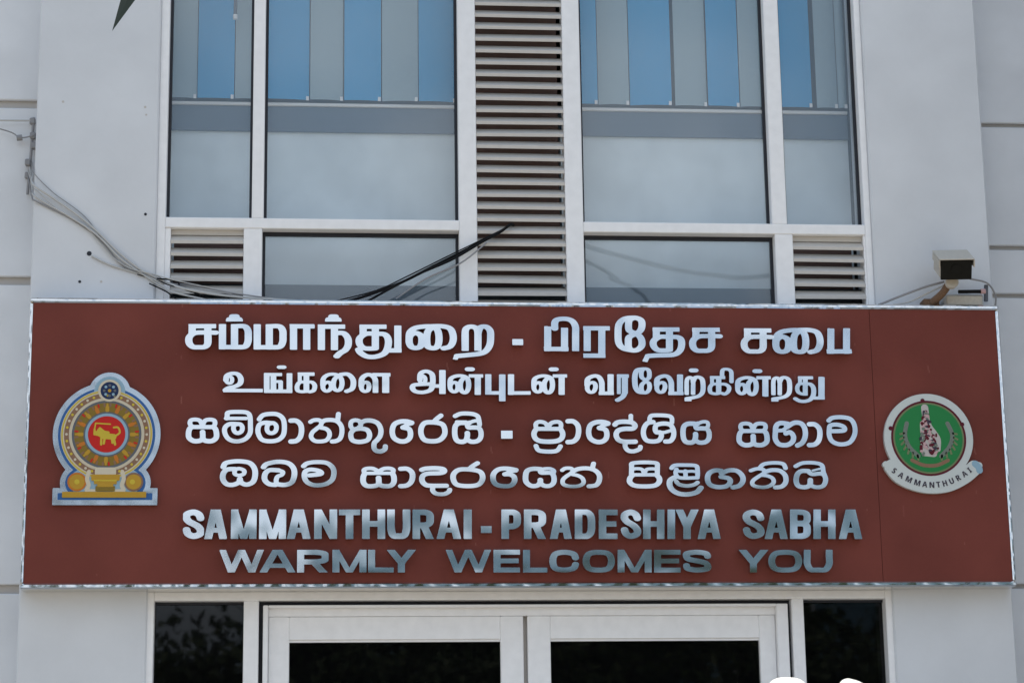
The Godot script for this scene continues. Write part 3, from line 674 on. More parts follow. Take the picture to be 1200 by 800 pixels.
func make_building() -> void:
	var b := thing("office_building", "pale grey painted building front with louvred windows above white glass doors", "building")
	for s in [-1, 1]:
		var w := put("wall", box(minf(s * 2.012, s * 1.508), maxf(s * 2.012, s * 1.508), 0, 7.0, -0.40, -0.10, 0.006), M.wall, b)
		w.set_meta("label", "smooth pale pier beside the windows and doors")
	put("wall", box(-1.508, 1.508, 2.605, 3.66, -0.40, -0.135), M.wall, b)
	put("wall", box(-1.508, 1.508, 5.80, 7.0, -0.40, -0.115), M.wall, b)
	put("roof", box(-9.0, 9.0, 7.0, 7.25, -10.5, -0.06), M.concrete, b)
	put("rear_wall", box(-9.0, 9.0, 0, 7.0, -10.5, -10.2), M.concrete, b)
	# cladding of the recessed sides: separate panels with open joints
	var joints := {-1: [0.0, 1.35, 2.64, 3.930, 4.708, 5.95, 7.0], 1: [0.0, 1.35, 2.64, 3.902, 4.118, 4.680, 5.95, 7.0]}
	for s in [-1, 1]:
		var side := put("side_wall", box(minf(s * 2.012, s * 9.0), maxf(s * 2.012, s * 9.0), 0, 7.0, -0.60, -0.322), M.joint, b)
		put("end_wall", box(minf(s * 8.7, s * 9.0), maxf(s * 8.7, s * 9.0), 0, 7.0, -10.2, -0.6), M.concrete, b)
		var ys: Array = joints[s]
		for k in ys.size() - 1:
			var g := 0.018 if s < 0 else 0.010
			var x := 2.03
			while x < 8.9:
				var x2 := minf(x + 1.72, 9.0)
				put("panel", box(minf(s * x, s * x2), maxf(s * x, s * x2), ys[k] + g, ys[k + 1] - g, -0.3215, -0.30 + rng.randf_range(-0.001, 0.001), 0.004), M.cladding, side)
				x = x2 + 0.02
	# unseen wing, added to keep sky light off the recessed side wall
	put("added_shade_wing", box(2.42, 9.0, 0, 7.0, -0.298, 0.50, 0.01), M.wall, b)
	# small fixing holes plugged dark, and one larger
	for h in [[-1.778, 3.994, 0.010], [-1.813, 3.874, 0.006], [-1.726, 3.875, 0.005], [-1.565, 4.632, 0.005], [-1.56, 4.598, 0.004], [-1.905, 4.650, 0.005], [-1.553, 4.165, 0.006]]:
		put("wall_plug", ring(0, h[2], -0.102, -0.0985, 12), M.gasket if h[2] > 0.0055 else M.joint, b, Vector3(h[0], h[1], 0))
	# window band
	var fr := node_in("window_frame", b)
	for v in [[-1.508, -1.472, 3.66, 5.80], [-1.117, -1.068, 4.16, 5.80], [-0.252, -0.176, 3.66, 5.80], [0.198, 0.273, 3.66, 5.80], [1.081, 1.145, 4.16, 5.80], [1.480, 1.508, 3.66, 5.80], [-1.149, -1.072, 3.66, 4.115], [1.089, 1.166, 3.66, 4.115]]:
		put("mullion", box(v[0], v[1], v[2], v[3], -0.20, -0.12, 0.003), M.frame, fr)
	for v in [[-1.472, -0.252], [0.273, 1.480]]:
		put("transom", box(v[0], v[1], 4.115, 4.160, -0.20, -0.118, 0.003), M.frame, fr)
		put("transom", box(v[0], v[1], 5.74, 5.80, -0.20, -0.122, 0.003), M.frame, fr)
	for v in [[-1.472, -1.449], [1.471, 1.480]]:
		put("mullion", box(v[0], v[1], 3.66, 4.115, -0.20, -0.124, 0.002), M.frame, fr)
	for v in [[-1.472, -1.117, 4.16, 5.74], [-1.068, -0.252, 4.16, 5.74], [0.273, 1.081, 4.16, 5.74], [1.145, 1.480, 4.16, 5.74], [-1.072, -0.252, 3.66, 4.115], [0.273, 1.089, 3.66, 4.115]]:
		var w := node_in("window", b)
		put("pane", box(v[0], v[1], v[2], v[3], -0.193, -0.188), M.pane, w)
		var g := 0.012
		put("gasket", box(v[0], v[0] + g, v[2], v[3], -0.187, -0.172), M.gasket, w)
		put("gasket", box(v[1] - g, v[1], v[2], v[3], -0.187, -0.172), M.gasket, w)
		if v[2] < 4.0:
			put("gasket", box(v[0] + g, v[1] - g, v[3] - 0.016, v[3], -0.187, -0.172), M.gasket, w)
	# louvres
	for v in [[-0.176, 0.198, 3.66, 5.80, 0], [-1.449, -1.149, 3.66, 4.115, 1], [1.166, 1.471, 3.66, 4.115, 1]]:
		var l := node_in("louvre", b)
		put("backing", box(v[0] + 0.0005, v[1] - 0.0005, v[2], v[3], -0.36, -0.34), M.brown_gap_shade, l)  # brown sheet, its colour darkened to hold the shade between the slats
		var y: float = v[3] - 0.066 if v[4] == 1 else 5.716
		while y > v[2]:
			var st := start()
			var tilt := rng.randf_range(-0.0012, 0.0012)
			var prof := [Vector2(-0.124, y), Vector2(-0.1225, y + 0.0135), Vector2(-0.1590, y + 0.0435), Vector2(-0.1605, y + 0.0423), Vector2(-0.1245, y + 0.0125), Vector2(-0.1255, y)]
			for k in prof.size():
				var p: Vector2 = prof[k]
				var q: Vector2 = prof[(k + 1) % prof.size()]
				var mid := Vector3((v[0] + v[1]) / 2.0, (prof[1].y + prof[4].y + prof[2].y + prof[3].y) / 4.0, -0.146)
				if k == 0 or k == 4:
					mid.z = -0.15 if k == 0 else -0.10
				quad(st, Vector3(v[0] + 0.001, p.y + tilt, p.x), Vector3(v[1] - 0.001, p.y - tilt, p.x), Vector3(v[1] - 0.001, q.y - tilt, q.x), Vector3(v[0] + 0.001, q.y + tilt, q.x), mid)
			put("slat", done(st), M.slat, l)
			y -= 0.0537
		if v[4] == 1:
			put("louvre_head", box(v[0] + 0.001, v[1] - 0.001, v[3] - 0.022, v[3] - 0.001, -0.20, -0.150), M.slat, l)
	# rooms behind the glass
	put("parapet", box(-1.507, -0.20, 3.915, 4.762, -0.52, -0.45), M.parapet, b)
	put("parapet", box(0.22, 1.507, 3.915, 4.762, -0.52, -0.45), M.parapet, b)
	put("inner_sill", box(-1.507, -0.20, 4.763, 4.778, -0.56, -0.425, 0.003), M.sill, b)
	put("inner_sill", box(0.22, 1.507, 4.763, 4.778, -0.56, -0.425, 0.003), M.sill, b)
	put("apron", box(-1.507, -0.20, 4.648, 4.7625, -0.449, -0.435, 0.002), M.apron, b)
	put("apron", box(0.22, 1.507, 4.648, 4.7625, -0.449, -0.435, 0.002), M.apron, b)
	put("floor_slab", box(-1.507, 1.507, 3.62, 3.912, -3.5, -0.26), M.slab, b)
	put("room_ceiling", box(-2.0, 2.0, 5.85, 6.0, -3.5, -0.405), M.room, b)
	put("room_wall", box(-2.0, 2.0, 3.95, 5.85, -3.7, -3.5), M.room, b)
	for s in [-1, 1]:
		put("room_wall", box(minf(s * 1.6, s * 1.75), maxf(s * 1.6, s * 1.75), 3.95, 5.85, -3.5, -0.405), M.room, b)
		put("lobby_wall", box(minf(s * 2.6, s * 2.75), maxf(s * 2.6, s * 2.75), 0.4, 2.9, -5.0, -0.605), M.room, b)
	put("lobby_wall", box(-2.75, 2.75, 0.4, 2.9, -5.2, -5.0), M.room, b)
	put("lobby_ceiling", box(-2.75, 2.75, 2.9, 3.0, -5.2, -0.605), M.room, b)
	# doors and sidelights
	var ef := node_in("entrance_frame", b)
	for s in [-1, 1]:
		var at := func(a: float, c: float, y0: float, y1: float, z0: float, z1: float, bev := 0.003) -> ArrayMesh:
			return box(minf(s * a, s * c), maxf(s * a, s * c), y0, y1, z0, z1, bev)
		put("jamb", at.call(1.482, 1.530, 0.42, 2.604, -0.20, -0.112), M.frame, ef)
		put("mullion", at.call(1.068 if s < 0 else 1.092, 1.128 if s < 0 else 1.141, 0.42, 2.567, -0.20, -0.114), M.frame, ef)
		var sl := node_in("sidelight", b)
		put("pane", at.call(1.128 if s < 0 else 1.141, 1.482, 0.9, 2.567, -0.178, -0.172, 0.0), M.door_glass, sl)
		put("gasket", at.call(1.1285 if s < 0 else 1.1415, 1.4815, 2.557, 2.5665, -0.171, -0.160, 0.0), M.gasket, sl)
		put("kick_panel", at.call(1.128 if s < 0 else 1.141, 1.482, 0.42, 0.9, -0.19, -0.165), M.frame, sl)
		put("gap_filler", at.call(1.050 if s < 0 else 1.076, 1.069 if s < 0 else 1.093, 0.42, 2.549, -0.20, -0.165, 0.0), M.gasket, ef)
		put("door_jamb", at.call(1.030, 1.051 if s < 0 else 1.077, 0.42, 2.549, -0.22, -0.122), M.frame, ef)
		# leaf
		var d := node_in("door", b)
		var inner := 0.005 if s < 0 else 0.012
		put("stile", at.call(0.946 if s < 0 else 0.961, 1.029, 0.45, 2.506, -0.205, -0.152), M.frame, d)
		put("stile", at.call(inner, 0.098 if s < 0 else 0.105, 0.45, 2.506, -0.205, -0.1515), M.frame, d)
		var a0 := 0.098 if s < 0 else 0.105
		var a1 := 0.946 if s < 0 else 0.961
		put("top_rail", at.call(a0, a1, 2.412, 2.506, -0.205, -0.1525), M.frame, d)
		put("bottom_rail", at.call(a0, a1, 0.45, 0.62, -0.205, -0.1525), M.frame, d)
		put("pane", at.call(a0, a1, 0.62, 2.412, -0.183, -0.177, 0.0), M.door_glass, d)
		put("bead", at.call(a0, a1, 2.404, 2.4118, -0.176, -0.160, 0.0), M.frame, d)
		put("handle", tube([Vector3(s * 0.055, 1.25, -0.15), Vector3(s * 0.055, 1.25, -0.09), Vector3(s * 0.055, 1.45, -0.085), Vector3(s * 0.055, 1.65, -0.09), Vector3(s * 0.055, 1.65, -0.15)], 0.011), M.steel, d)
	put("head", box(-1.482, 1.482, 2.567, 2.604, -0.20, -0.113, 0.003), M.frame, ef)
	put("gap_filler", box(-1.068, 1.092, 2.549, 2.5665, -0.20, -0.166), M.gasket, ef)
	put("door_head", box(-1.0295, 1.0295, 2.5065, 2.5485, -0.22, -0.150), M.frame, ef)
	put("drip_rail", box(-1.0295, 1.0295, 2.5385, 2.5487, -0.149, -0.119, 0.002), M.frame, ef)
	put("meeting_strip", box(-0.004, 0.011, 0.45, 2.505, -0.20, -0.185), M.joint, b)
	put("entrance_platform", box(-2.4, 2.4, 0, 0.42, -0.099, 2.0, 0.01), M.concrete, b)
	put("step", box(-2.4, 2.4, 0, 0.28, 2.001, 2.32, 0.01), M.concrete, b)
	put("step", box(-2.4, 2.4, 0, 0.14, 2.321, 2.64, 0.01), M.concrete, b)

# one hanging strip of a blind, bowed across its width
func fold(h: float, y0: float, y1: float, bow: float) -> ArrayMesh:
	var st := SurfaceTool.new()
	st.begin(Mesh.PRIMITIVE_TRIANGLES)
	st.set_smooth_group(0)
	for k in 8:
		var a := -1.0 + k / 4.0
		var c := a + 0.25
		quad(st, Vector3(a * h, y0, -bow * a * a), Vector3(c * h, y0, -bow * c * c), Vector3(c * h, y1, -bow * c * c), Vector3(a * h, y1, -bow * a * a), Vector3(0, (y0 + y1) / 2.0, -5))
	return done(st)

func make_blinds() -> void:
	var sets := [
		[[-1.475, -1.369, 1], [-1.366, -1.208, 0], [-1.204, -1.09, 1]],
		[[-1.07, -0.882, 0], [-0.878, -0.734, 1], [-0.730, -0.569, 0], [-0.565, -0.408, 1], [-0.404, -0.24, 0]],
		[[0.25, 0.385, 0], [0.389, 0.526, 1], [0.530, 0.715, 0], [0.732, 0.874, 1], [0.878, 1.020, 0], [1.024, 1.13, 1]],
		[[1.14, 1.346, 0], [1.368, 1.462, 1], [1.466, 1.505, 1]]]
	var labels := ["vertical blind of two grey slats round one blue slat", "vertical blind of three blue and two grey slats left of the louvre", "vertical blind of three blue and three grey slats beside the louvre", "vertical blind with one wide blue slat beside grey slats"]
	for i in sets.size():
		var t := thing("vertical_blind", labels[i], "blind", Vector3((sets[i][0][0] + sets[i][-1][1]) / 2.0, 5.75, -0.41), "striped window blinds")
		put("head_rail", box(sets[i][0][0] - t.position.x, sets[i][-1][1] - t.position.x, -0.02, 0.03, -0.02, 0.02), M.sill, t)
		for s in sets[i]:
			var sl := node_in("slat", t, Vector3((s[0] + s[1]) / 2.0 - t.position.x, 0, 0))
			sl.rotation.y = rng.randf_range(-0.10, 0.10)
			var h: float = (s[1] - s[0]) / 2.0
			put("strip", fold(h, -0.962, -0.02, rng.randf_range(0.004, 0.011)), M.blind_grey if s[2] == 1 else M.blind_blue, sl)
			put("weight", box(h - 0.014, h - 0.002, -0.965, -0.947, 0.001, 0.004), M.sill, sl)
		if i == 0:
			put("cord", tube([Vector3(0.078, 0, 0.06), Vector3(0.078, -0.35, 0.06), Vector3(0.077, -0.60, 0.06)], 0.008), M.slate, t)
			put("cord_end", tube([Vector3(0.077, -0.60, 0.06), Vector3(0.077, -0.62, 0.06)], 0.010), M.sill, t)

# ---------------------------------------------------------------- the name board
func make_sign() -> void:
	var t := thing("name_board", "wide maroon name board with polished steel lettering in three scripts above the doors", "sign", Vector3(0, 2.6, 0))
	put("panel", box(-1.985, 1.4475, 0.022, 1.158, -0.03, 0.0), M.maroon, t)
	put("panel", box(1.4495, 1.985, 0.022, 1.158, -0.03, -0.0012), M.maroon, t)
	put("backing", box(-1.97, 1.97, 0.03, 1.15, -0.099, -0.031), M.frame, t)
	# polished edge trim, rounded
	for e in [[-2.0, 2.0, 0.0, 0.022], [-2.0, 2.0, 1.158, 1.178]]:
		put("trim", box(e[0], e[1], e[2], e[3], -0.098, 0.008, 0.006), M.trim, t)
	for e in [[-2.0, -1.9855], [1.9855, 2.0]]:
		put("trim", box(e[0], e[1], 0.0223, 1.1577, -0.098, 0.007, 0.005), M.trim, t)
	for row in 6:
		var line := node_in("text_line", t)
		for g in STROKES[row]:
			var strokes := []
			var lo := Vector2.INF
			var hi := -Vector2.INF
			for s in g[2]:
				var pts := []
				for k in range(0, s[2].size(), 2):
					var p := Vector2(s[2][k], s[2][k + 1]) / 1e4
					pts.append(p)
					lo = lo.min(p)
					hi = hi.max(p)
				strokes.append([s[0], s[1], pts])
			var mid := (lo + hi) / 2.0
			for s in strokes:
				for k in s[2].size():
					s[2][k] -= mid
			var clip := Rect2()
			if g.size() > 3:
				clip = Rect2(Vector2(g[3][0], g[3][1]) / 1e4 - mid, Vector2(g[3][2] - g[3][0], g[3][3] - g[3][1]) / 1e4)
			var o := put("letter" if g[2].size() > 1 or g[2][0][0] == "c" else "dash", stroke_plate(Vector2(g[0], g[1]) / 1e4, strokes, 0.042, 0.0016, -0.002, clip), M.steel, line, Vector3(mid.x, mid.y, 0.0))
			var lean: float = [0.016, 0.014, 0.010, 0.007, 0.006, 0.006][row]
			o.rotation = Vector3(rng.randf_range(-lean, lean), rng.randf_range(-0.02, 0.02), 0)
	var font := SystemFont.new()
	font.font_names = PackedStringArray(["Droid Sans"])
	font.font_weight = 700
	make_emblem_lion(node_in("emblem", t, Vector3(-1.6755, 0.6134, 0)))
	make_emblem_green(node_in("emblem", t, Vector3(1.6655, 0.6085, 0)), font)

const PX := 0.00342                                  # emblem drawings below use units of 3.42 mm

func outline(list: Array, pen := 1.0) -> Array:
	var out := []
	for s in list:
		var pts := []
		for p in s[2]:
			pts.append(Vector2(p[0], p[1]) * PX)
		out.append([s[0], s[1] * pen, pts])
	return out

func plate(called: String, list: Array, z0: float, z1: float, m: Material, parent: Node3D) -> void:
	put(called, stroke_plate(Vector2.ONE * PX, outline(list), z1 - z0, 0.0016, z0), m, parent)

func make_emblem_lion(e: Node3D) -> void:
	e.set_meta("label", "steel crest with a yellow lion on a red disc inside gold rings")
	var shape := func(g: float) -> Array:
		return [["r", 62.0 - g, [[0, 0]]], ["r", 24.0 - g, [[2, 50]]], ["r", 23.0 - g, [[-29, -57]]], ["r", 23.0 - g, [[29, -57]]], ["r", 20.0 - g, [[-20, -55], [20, -55]]], ["p", 10.0 - g, [[-60 + g, -73], [60 - g, -73]]]]
	plate("backing_plate", shape.call(0.0), -0.001, 0.020, M.crest_steel, e)
	plate("enamel_field", shape.call(6.0), 0.020, 0.0212, M.blue, e)
	plate("inner_field", [["r", 53.0, [[0, 0]]], ["r", 18.0, [[2, 51]]], ["r", 15.0, [[-26, -56], [26, -56]]]], 0.0212, 0.022, M.sky_blue, e)
	for r in [["rim", 0.0, 53.0, "pale", 0.0225], ["wreath", 43.5, 49.0, "brown", 0.0235], ["band", 0.0, 41.5, "slate", 0.0232], ["petal_ring", 0.0, 37.5, "olive", 0.0238], ["inner_band", 0.0, 26.5, "sky_blue", 0.0246], ["disc", 0.0, 21.5, "red", 0.0252]]:
		put(r[0], ring(r[1] * PX, r[2] * PX, 0.0215, r[4]), M[r[3]], e)
	put("bead_line", ring(50.6 * PX, 52.2 * PX, 0.0215, 0.0232), M.lion_yellow, e)
	put("bead_line", ring(40.2 * PX, 41.6 * PX, 0.0215, 0.0240), M.pale, e)
	put("bead_line", ring(24.8 * PX, 26.6 * PX, 0.0215, 0.0250), M.slate, e)
	for k in 32:
		var a := TAU * (k + 0.5) / 32
		plate("petal_tip", [["r", 1.1, [[cos(a) * 33.5, sin(a) * 33.5], [cos(a) * 36.4, sin(a) * 36.4]]]], 0.0238, 0.0243, M.red if k % 3 == 0 else M.brown, e)
	for k in 36:
		var a := TAU * k / 36
		put("grain", ring(0, 1.6 * PX, 0.0215, 0.0240, 8), M.lion_yellow if k % 2 else M.pale, e, Vector3(cos(a), sin(a), 0) * 46.2 * PX)
	for k in 16:
		var a := TAU * k / 16
		plate("petal", [["r", 2.2, [[cos(a) * 28.5, sin(a) * 28.5], [cos(a) * 32, sin(a) * 32]]], ["r", 1.2, [[cos(a) * 32, sin(a) * 32], [cos(a) * 35.5, sin(a) * 35.5]]]], 0.0238, 0.0245, M.orange if k % 2 else M.gold, e)
	# lion facing left, sword raised
	plate("lion", [["r", 3.4, [[-4, -2], [8, -3]]], ["r", 3.2, [[-8, 4], [-7, 0]]], ["r", 1.6, [[-12, 2], [-8, 4]]], ["r", 1.3, [[-6, -4], [-6, -12]]], ["r", 1.3, [[-2, -4], [-3, -11]]], ["r", 1.4, [[8, -3], [10, -12]]], ["r", 1.3, [[6, -4], [7, -10]]], ["c", 1.1, [[10, -2], [15, 2], [13, 8], [8, 8]]], ["r", 1.2, [[-9, -1], [-14, 0], [-14, 6]]], ["r", 0.8, [[-14, 6], [-13, 13], [4, 12]]], ["r", 1.4, [[-8, 7], [-3, 3], [2, 2]]]], 0.0252, 0.0262, M.lion_yellow, e)
	# wheel on top
	var top := Vector3(2, 52, 0) * PX
	put("wheel_rim", ring(10.5 * PX, 13.2 * PX, 0.0215, 0.0245, 32), M.pale, e, top)
	put("wheel", ring(0, 10.5 * PX, 0.0215, 0.0240, 32), M.navy, e, top)
	for k in 8:
		var a := TAU * k / 8
		put("spoke", ring(0, 1.7 * PX, 0.0238, 0.0246, 8), M.sky_blue if k % 2 else M.slate, e, top + Vector3(cos(a), sin(a), 0) * 6.2 * PX)
	put("hub", ring(0, 2.0 * PX, 0.0238, 0.0248, 12), M.gold, e, top)
	# sun and moon, vase, foot
	for s in [-1, 1]:
		var at := Vector3(32.5 * s, -56, 0) * PX
		put("disc_rim", ring(0, 11.0 * PX, 0.0212, 0.0236, 28), M.orange if s < 0 else M.brown, e, at)
		put("disc", ring(0, 8.8 * PX, 0.0212, 0.0242, 28), M.gold, e, at)
		put("disc_mark", ring(0, 3.0 * PX, 0.0212, 0.0248, 12), M.lion_yellow, e, at + Vector3(-1.5 if s > 0 else 0.0, 0, 0) * PX)
		plate("scroll", [["c", 2.4, [[s * 19, -44], [s * 21, -52], [s * 19, -60], [s * 21, -66], [s * 12, -67]]]], 0.0215, 0.0238, M.pale, e)
	plate("vase_neck", [["p", 5.0, [[-12, -44], [12, -44]]]], 0.0215, 0.0250, M.pale, e)
	plate("vase", [["p", 3.6, [[-16, -51], [16, -51]]], ["p", 2.6, [[-13, -56], [13, -56]]], ["p", 2.0, [[-9, -60], [9, -60]]]], 0.0215, 0.0255, M.gold, e)
	plate("vase_band", [["p", 0.8, [[-13, -54.5], [13, -54.5]]]], 0.0255, 0.0262, M.lion_yellow, e)
	plate("vase_foot", [["p", 3.0, [[-11, -64], [11, -64]]]], 0.0215, 0.0248, M.olive, e)
	plate("base_bar", [["p", 3.4, [[-49, -71], [47, -71]]]], 0.0212, 0.0250, M.gold, e)

func make_emblem_green(e: Node3D, font: Font) -> void:
	e.set_meta("label", "round white and green emblem with a lettered scroll below")
	plate("backing_plate", [["r", 54.5, [[0, 0]]], ["c", 9.0, [[-47, -35], [-38, -46], [-22, -54], [-2, -58], [20, -56], [40, -47], [54, -36]]], ["r", 4.0, [[-54, -32], [-46, -38]]], ["r", 4.0, [[60, -33], [50, -42]]]], -0.001, 0.018, M.white, e)
	for r in [["ring", 43.5, 46.0, "maroon_ink", 0.0190], ["border", 41.5, 43.5, "moss", 0.0192], ["field", 0.0, 41.5, "green", 0.0195]]:
		put(r[0], ring(r[1] * PX, r[2] * PX, 0.0175, r[4]), M[r[3]], e)
	for p in [[-5, 46], [-46, 12], [42, 17]]:
		put("stud", ring(0, 2.6 * PX, 0.0175, 0.0205, 10), M.maroon_ink, e, Vector3(p[0], p[1], 0) * PX)
	# tower of stacked blocks
	plate("figure", [["r", 4.4, [[-3, 37], [-2, 24]]], ["c", 2.6, [[-1, 26], [2, 15], [8, 6], [12, -2], [11, -14]]], ["r", 5.0, [[-5, 16], [-5, 2]]], ["r", 6.5, [[-4, 0], [-4, -12]]], ["r", 5.0, [[5, 0], [6, -12]]], ["r", 4.0, [[-6, -18], [5, -19]]]], 0.0195, 0.0204, M.pale_pink, e)
	var cols := ["maroon_ink", "pink", "ink", "pink", "maroon_ink", "grey_ink"]
	for k in 90:
		var y := 31.0 - k * 0.56
		var half := 2.6 if y > 20.0 else (5.0 if y > 8.0 else 10.0)
		var p := Vector2(rng.randf_range(-half, half) - 3.0 + (2.5 if y < 6.0 else 0.0), y + rng.randf_range(-1.0, 1.0))
		var d := Vector2.from_angle(rng.randf_range(0, TAU)) * rng.randf_range(0.6, 2.2)
		plate("figure_piece", [["r", rng.randf_range(0.9, 2.0), [[p.x - d.x, p.y - d.y], [p.x + d.x, p.y + d.y]]]], 0.0203, 0.0208 + 0.00002 * k, M[cols[k % 6]], e)
	plate("scroll_fold", [["c", 4.0, [[55, -31], [59, -35], [60, -39]]]], 0.0178, 0.0187, M.sky_blue, e)
	for s in [-1, 1]:
		plate("grain_ear", [["c", 2.6, [[25 * s - 1, 18], [29 * s, 4], [25 * s, -10], [14 * s, -22]]]], 0.0195, 0.0202, M.grey_ink, e)
		for k in 7:
			var a := -0.25 - 0.22 * k
			plate("grain", [["r", 1.3, [[cos(a + 0.5) * 31 * s, sin(a + 0.5) * 24], [cos(a + 0.42) * 35 * s, sin(a + 0.42) * 29]]]], 0.0195, 0.0202, M.moss, e)
	plate("ground_band", [["c", 2.2, [[-22, -27], [-8, -33], [8, -33], [22, -27]]]], 0.0195, 0.0201, M.brown, e)
	var word := "SAMMANTHURAI"
	var wide := [0.95, 1.05, 1.3, 1.3, 1.05, 1.1, 0.95, 1.1, 1.05, 1.05, 1.05, 0.6]
	var along := 0.0
	for k in word.length():
		var tm := TextMesh.new()
		tm.text = word[k]
		tm.font = font
		tm.font_size = 32
		tm.pixel_size = 0.0009
		tm.depth = 0.002
		tm.curve_step = 1.0
		along += wide[k] / 2.0
		var u := lerpf(-1.0, 1.0, along / 12.55)
		along += wide[k] / 2.0
		var o := put("letter", tm, M.ink, e, Vector3(1.0 + u * 49.0, -57.0 + 20.0 * u * u, 0) * PX + Vector3(0, 0, 0.0186))
		o.rotation.z = atan(0.82 * u)
		o.scale = Vector3(1.12, 1.12, 1.0)

# ---------------------------------------------------------------- small things on the wall
func make_cctv() -> void:
	var t := thing("security_camera", "cream box security camera with black front on a rusty bracket above the board", "camera", Vector3(1.79, 3.86, 0.03))
	var turn := Transform3D(Basis.from_euler(Vector3(deg_to_rad(28), deg_to_rad(-6), 0)), Vector3(0.005, 0.055, 0.07))
	put("housing", box(-0.066, 0.066, -0.046, 0.040, -0.135, 0.03, 0.012, turn), M.cream, t)
	put("hood", box(-0.074, 0.074, 0.0405, 0.047, -0.125, 0.050, 0.003, turn), M.cream, t)
	put("hood_side", box(-0.074, -0.0695, 0.010, 0.0402, -0.115, 0.05, 0.001, turn), M.cream, t)
	put("hood_side", box(0.0695, 0.074, 0.010, 0.0402, -0.115, 0.05, 0.001, turn), M.cream, t)
	var front := put("front_window", box(-0.064, 0.064, -0.044, 0.039, 0.0305, 0.040, 0.003, turn), M.black_glass, t)
	var lens := put("lens", ring(0, 0.022, 0.0, 0.006, 24), M.black_glass, front)
	lens.transform = turn * Transform3D(Basis.IDENTITY, Vector3(0, 0, 0.0395))
	put("arm", tube([Vector3(0.0, 0.015, 0.02), Vector3(-0.025, -0.03, -0.02), Vector3(-0.065, -0.065, -0.07)], 0.016, 10), M.rust, t)
	put("joint", ring(0, 0.026, -0.012, 0.012, 18), M.cream, t, Vector3(0.0, 0.0, 0.03))
	put("mounting_foot", box(-0.10, -0.03, -0.085, -0.045, -0.125, -0.06, 0.006), M.rust, t)
	var jb := thing("junction_box", "small off-white junction box with plugs beside the security camera", "junction box", Vector3(1.87, 3.79, -0.05))
	put("box_body", box(-0.09, 0.08, -0.012, 0.045, -0.045, 0.02, 0.006), M.white_cable, jb)
	put("cover", box(-0.082, 0.072, -0.004, 0.037, 0.0205, 0.026, 0.003), M.cream, jb)
	put("plug", tube([Vector3(-0.03, 0.052, 0.03), Vector3(0.065, 0.054, 0.03)], 0.008, 10), M.black_cable, jb)
	put("connector", tube([Vector3(0.065, 0.054, 0.03), Vector3(0.085, 0.056, 0.03)], 0.011, 10), M.pink, jb)
	put("clip", tube([Vector3(0.095, 0.02, 0.0), Vector3(0.10, 0.09, 0.0)], 0.009, 8), M.slate, jb)

func cable(called: String, label: String, runs: Array, group := "") -> void:
	var t := thing(called, label, "cable", runs[0][2][0], group)
	for r in runs:
		var pts := []
		for p in r[2]:
			pts.append(p - t.position)
		put("strand", tube(pts, r[0], 7, 7), r[1], t)

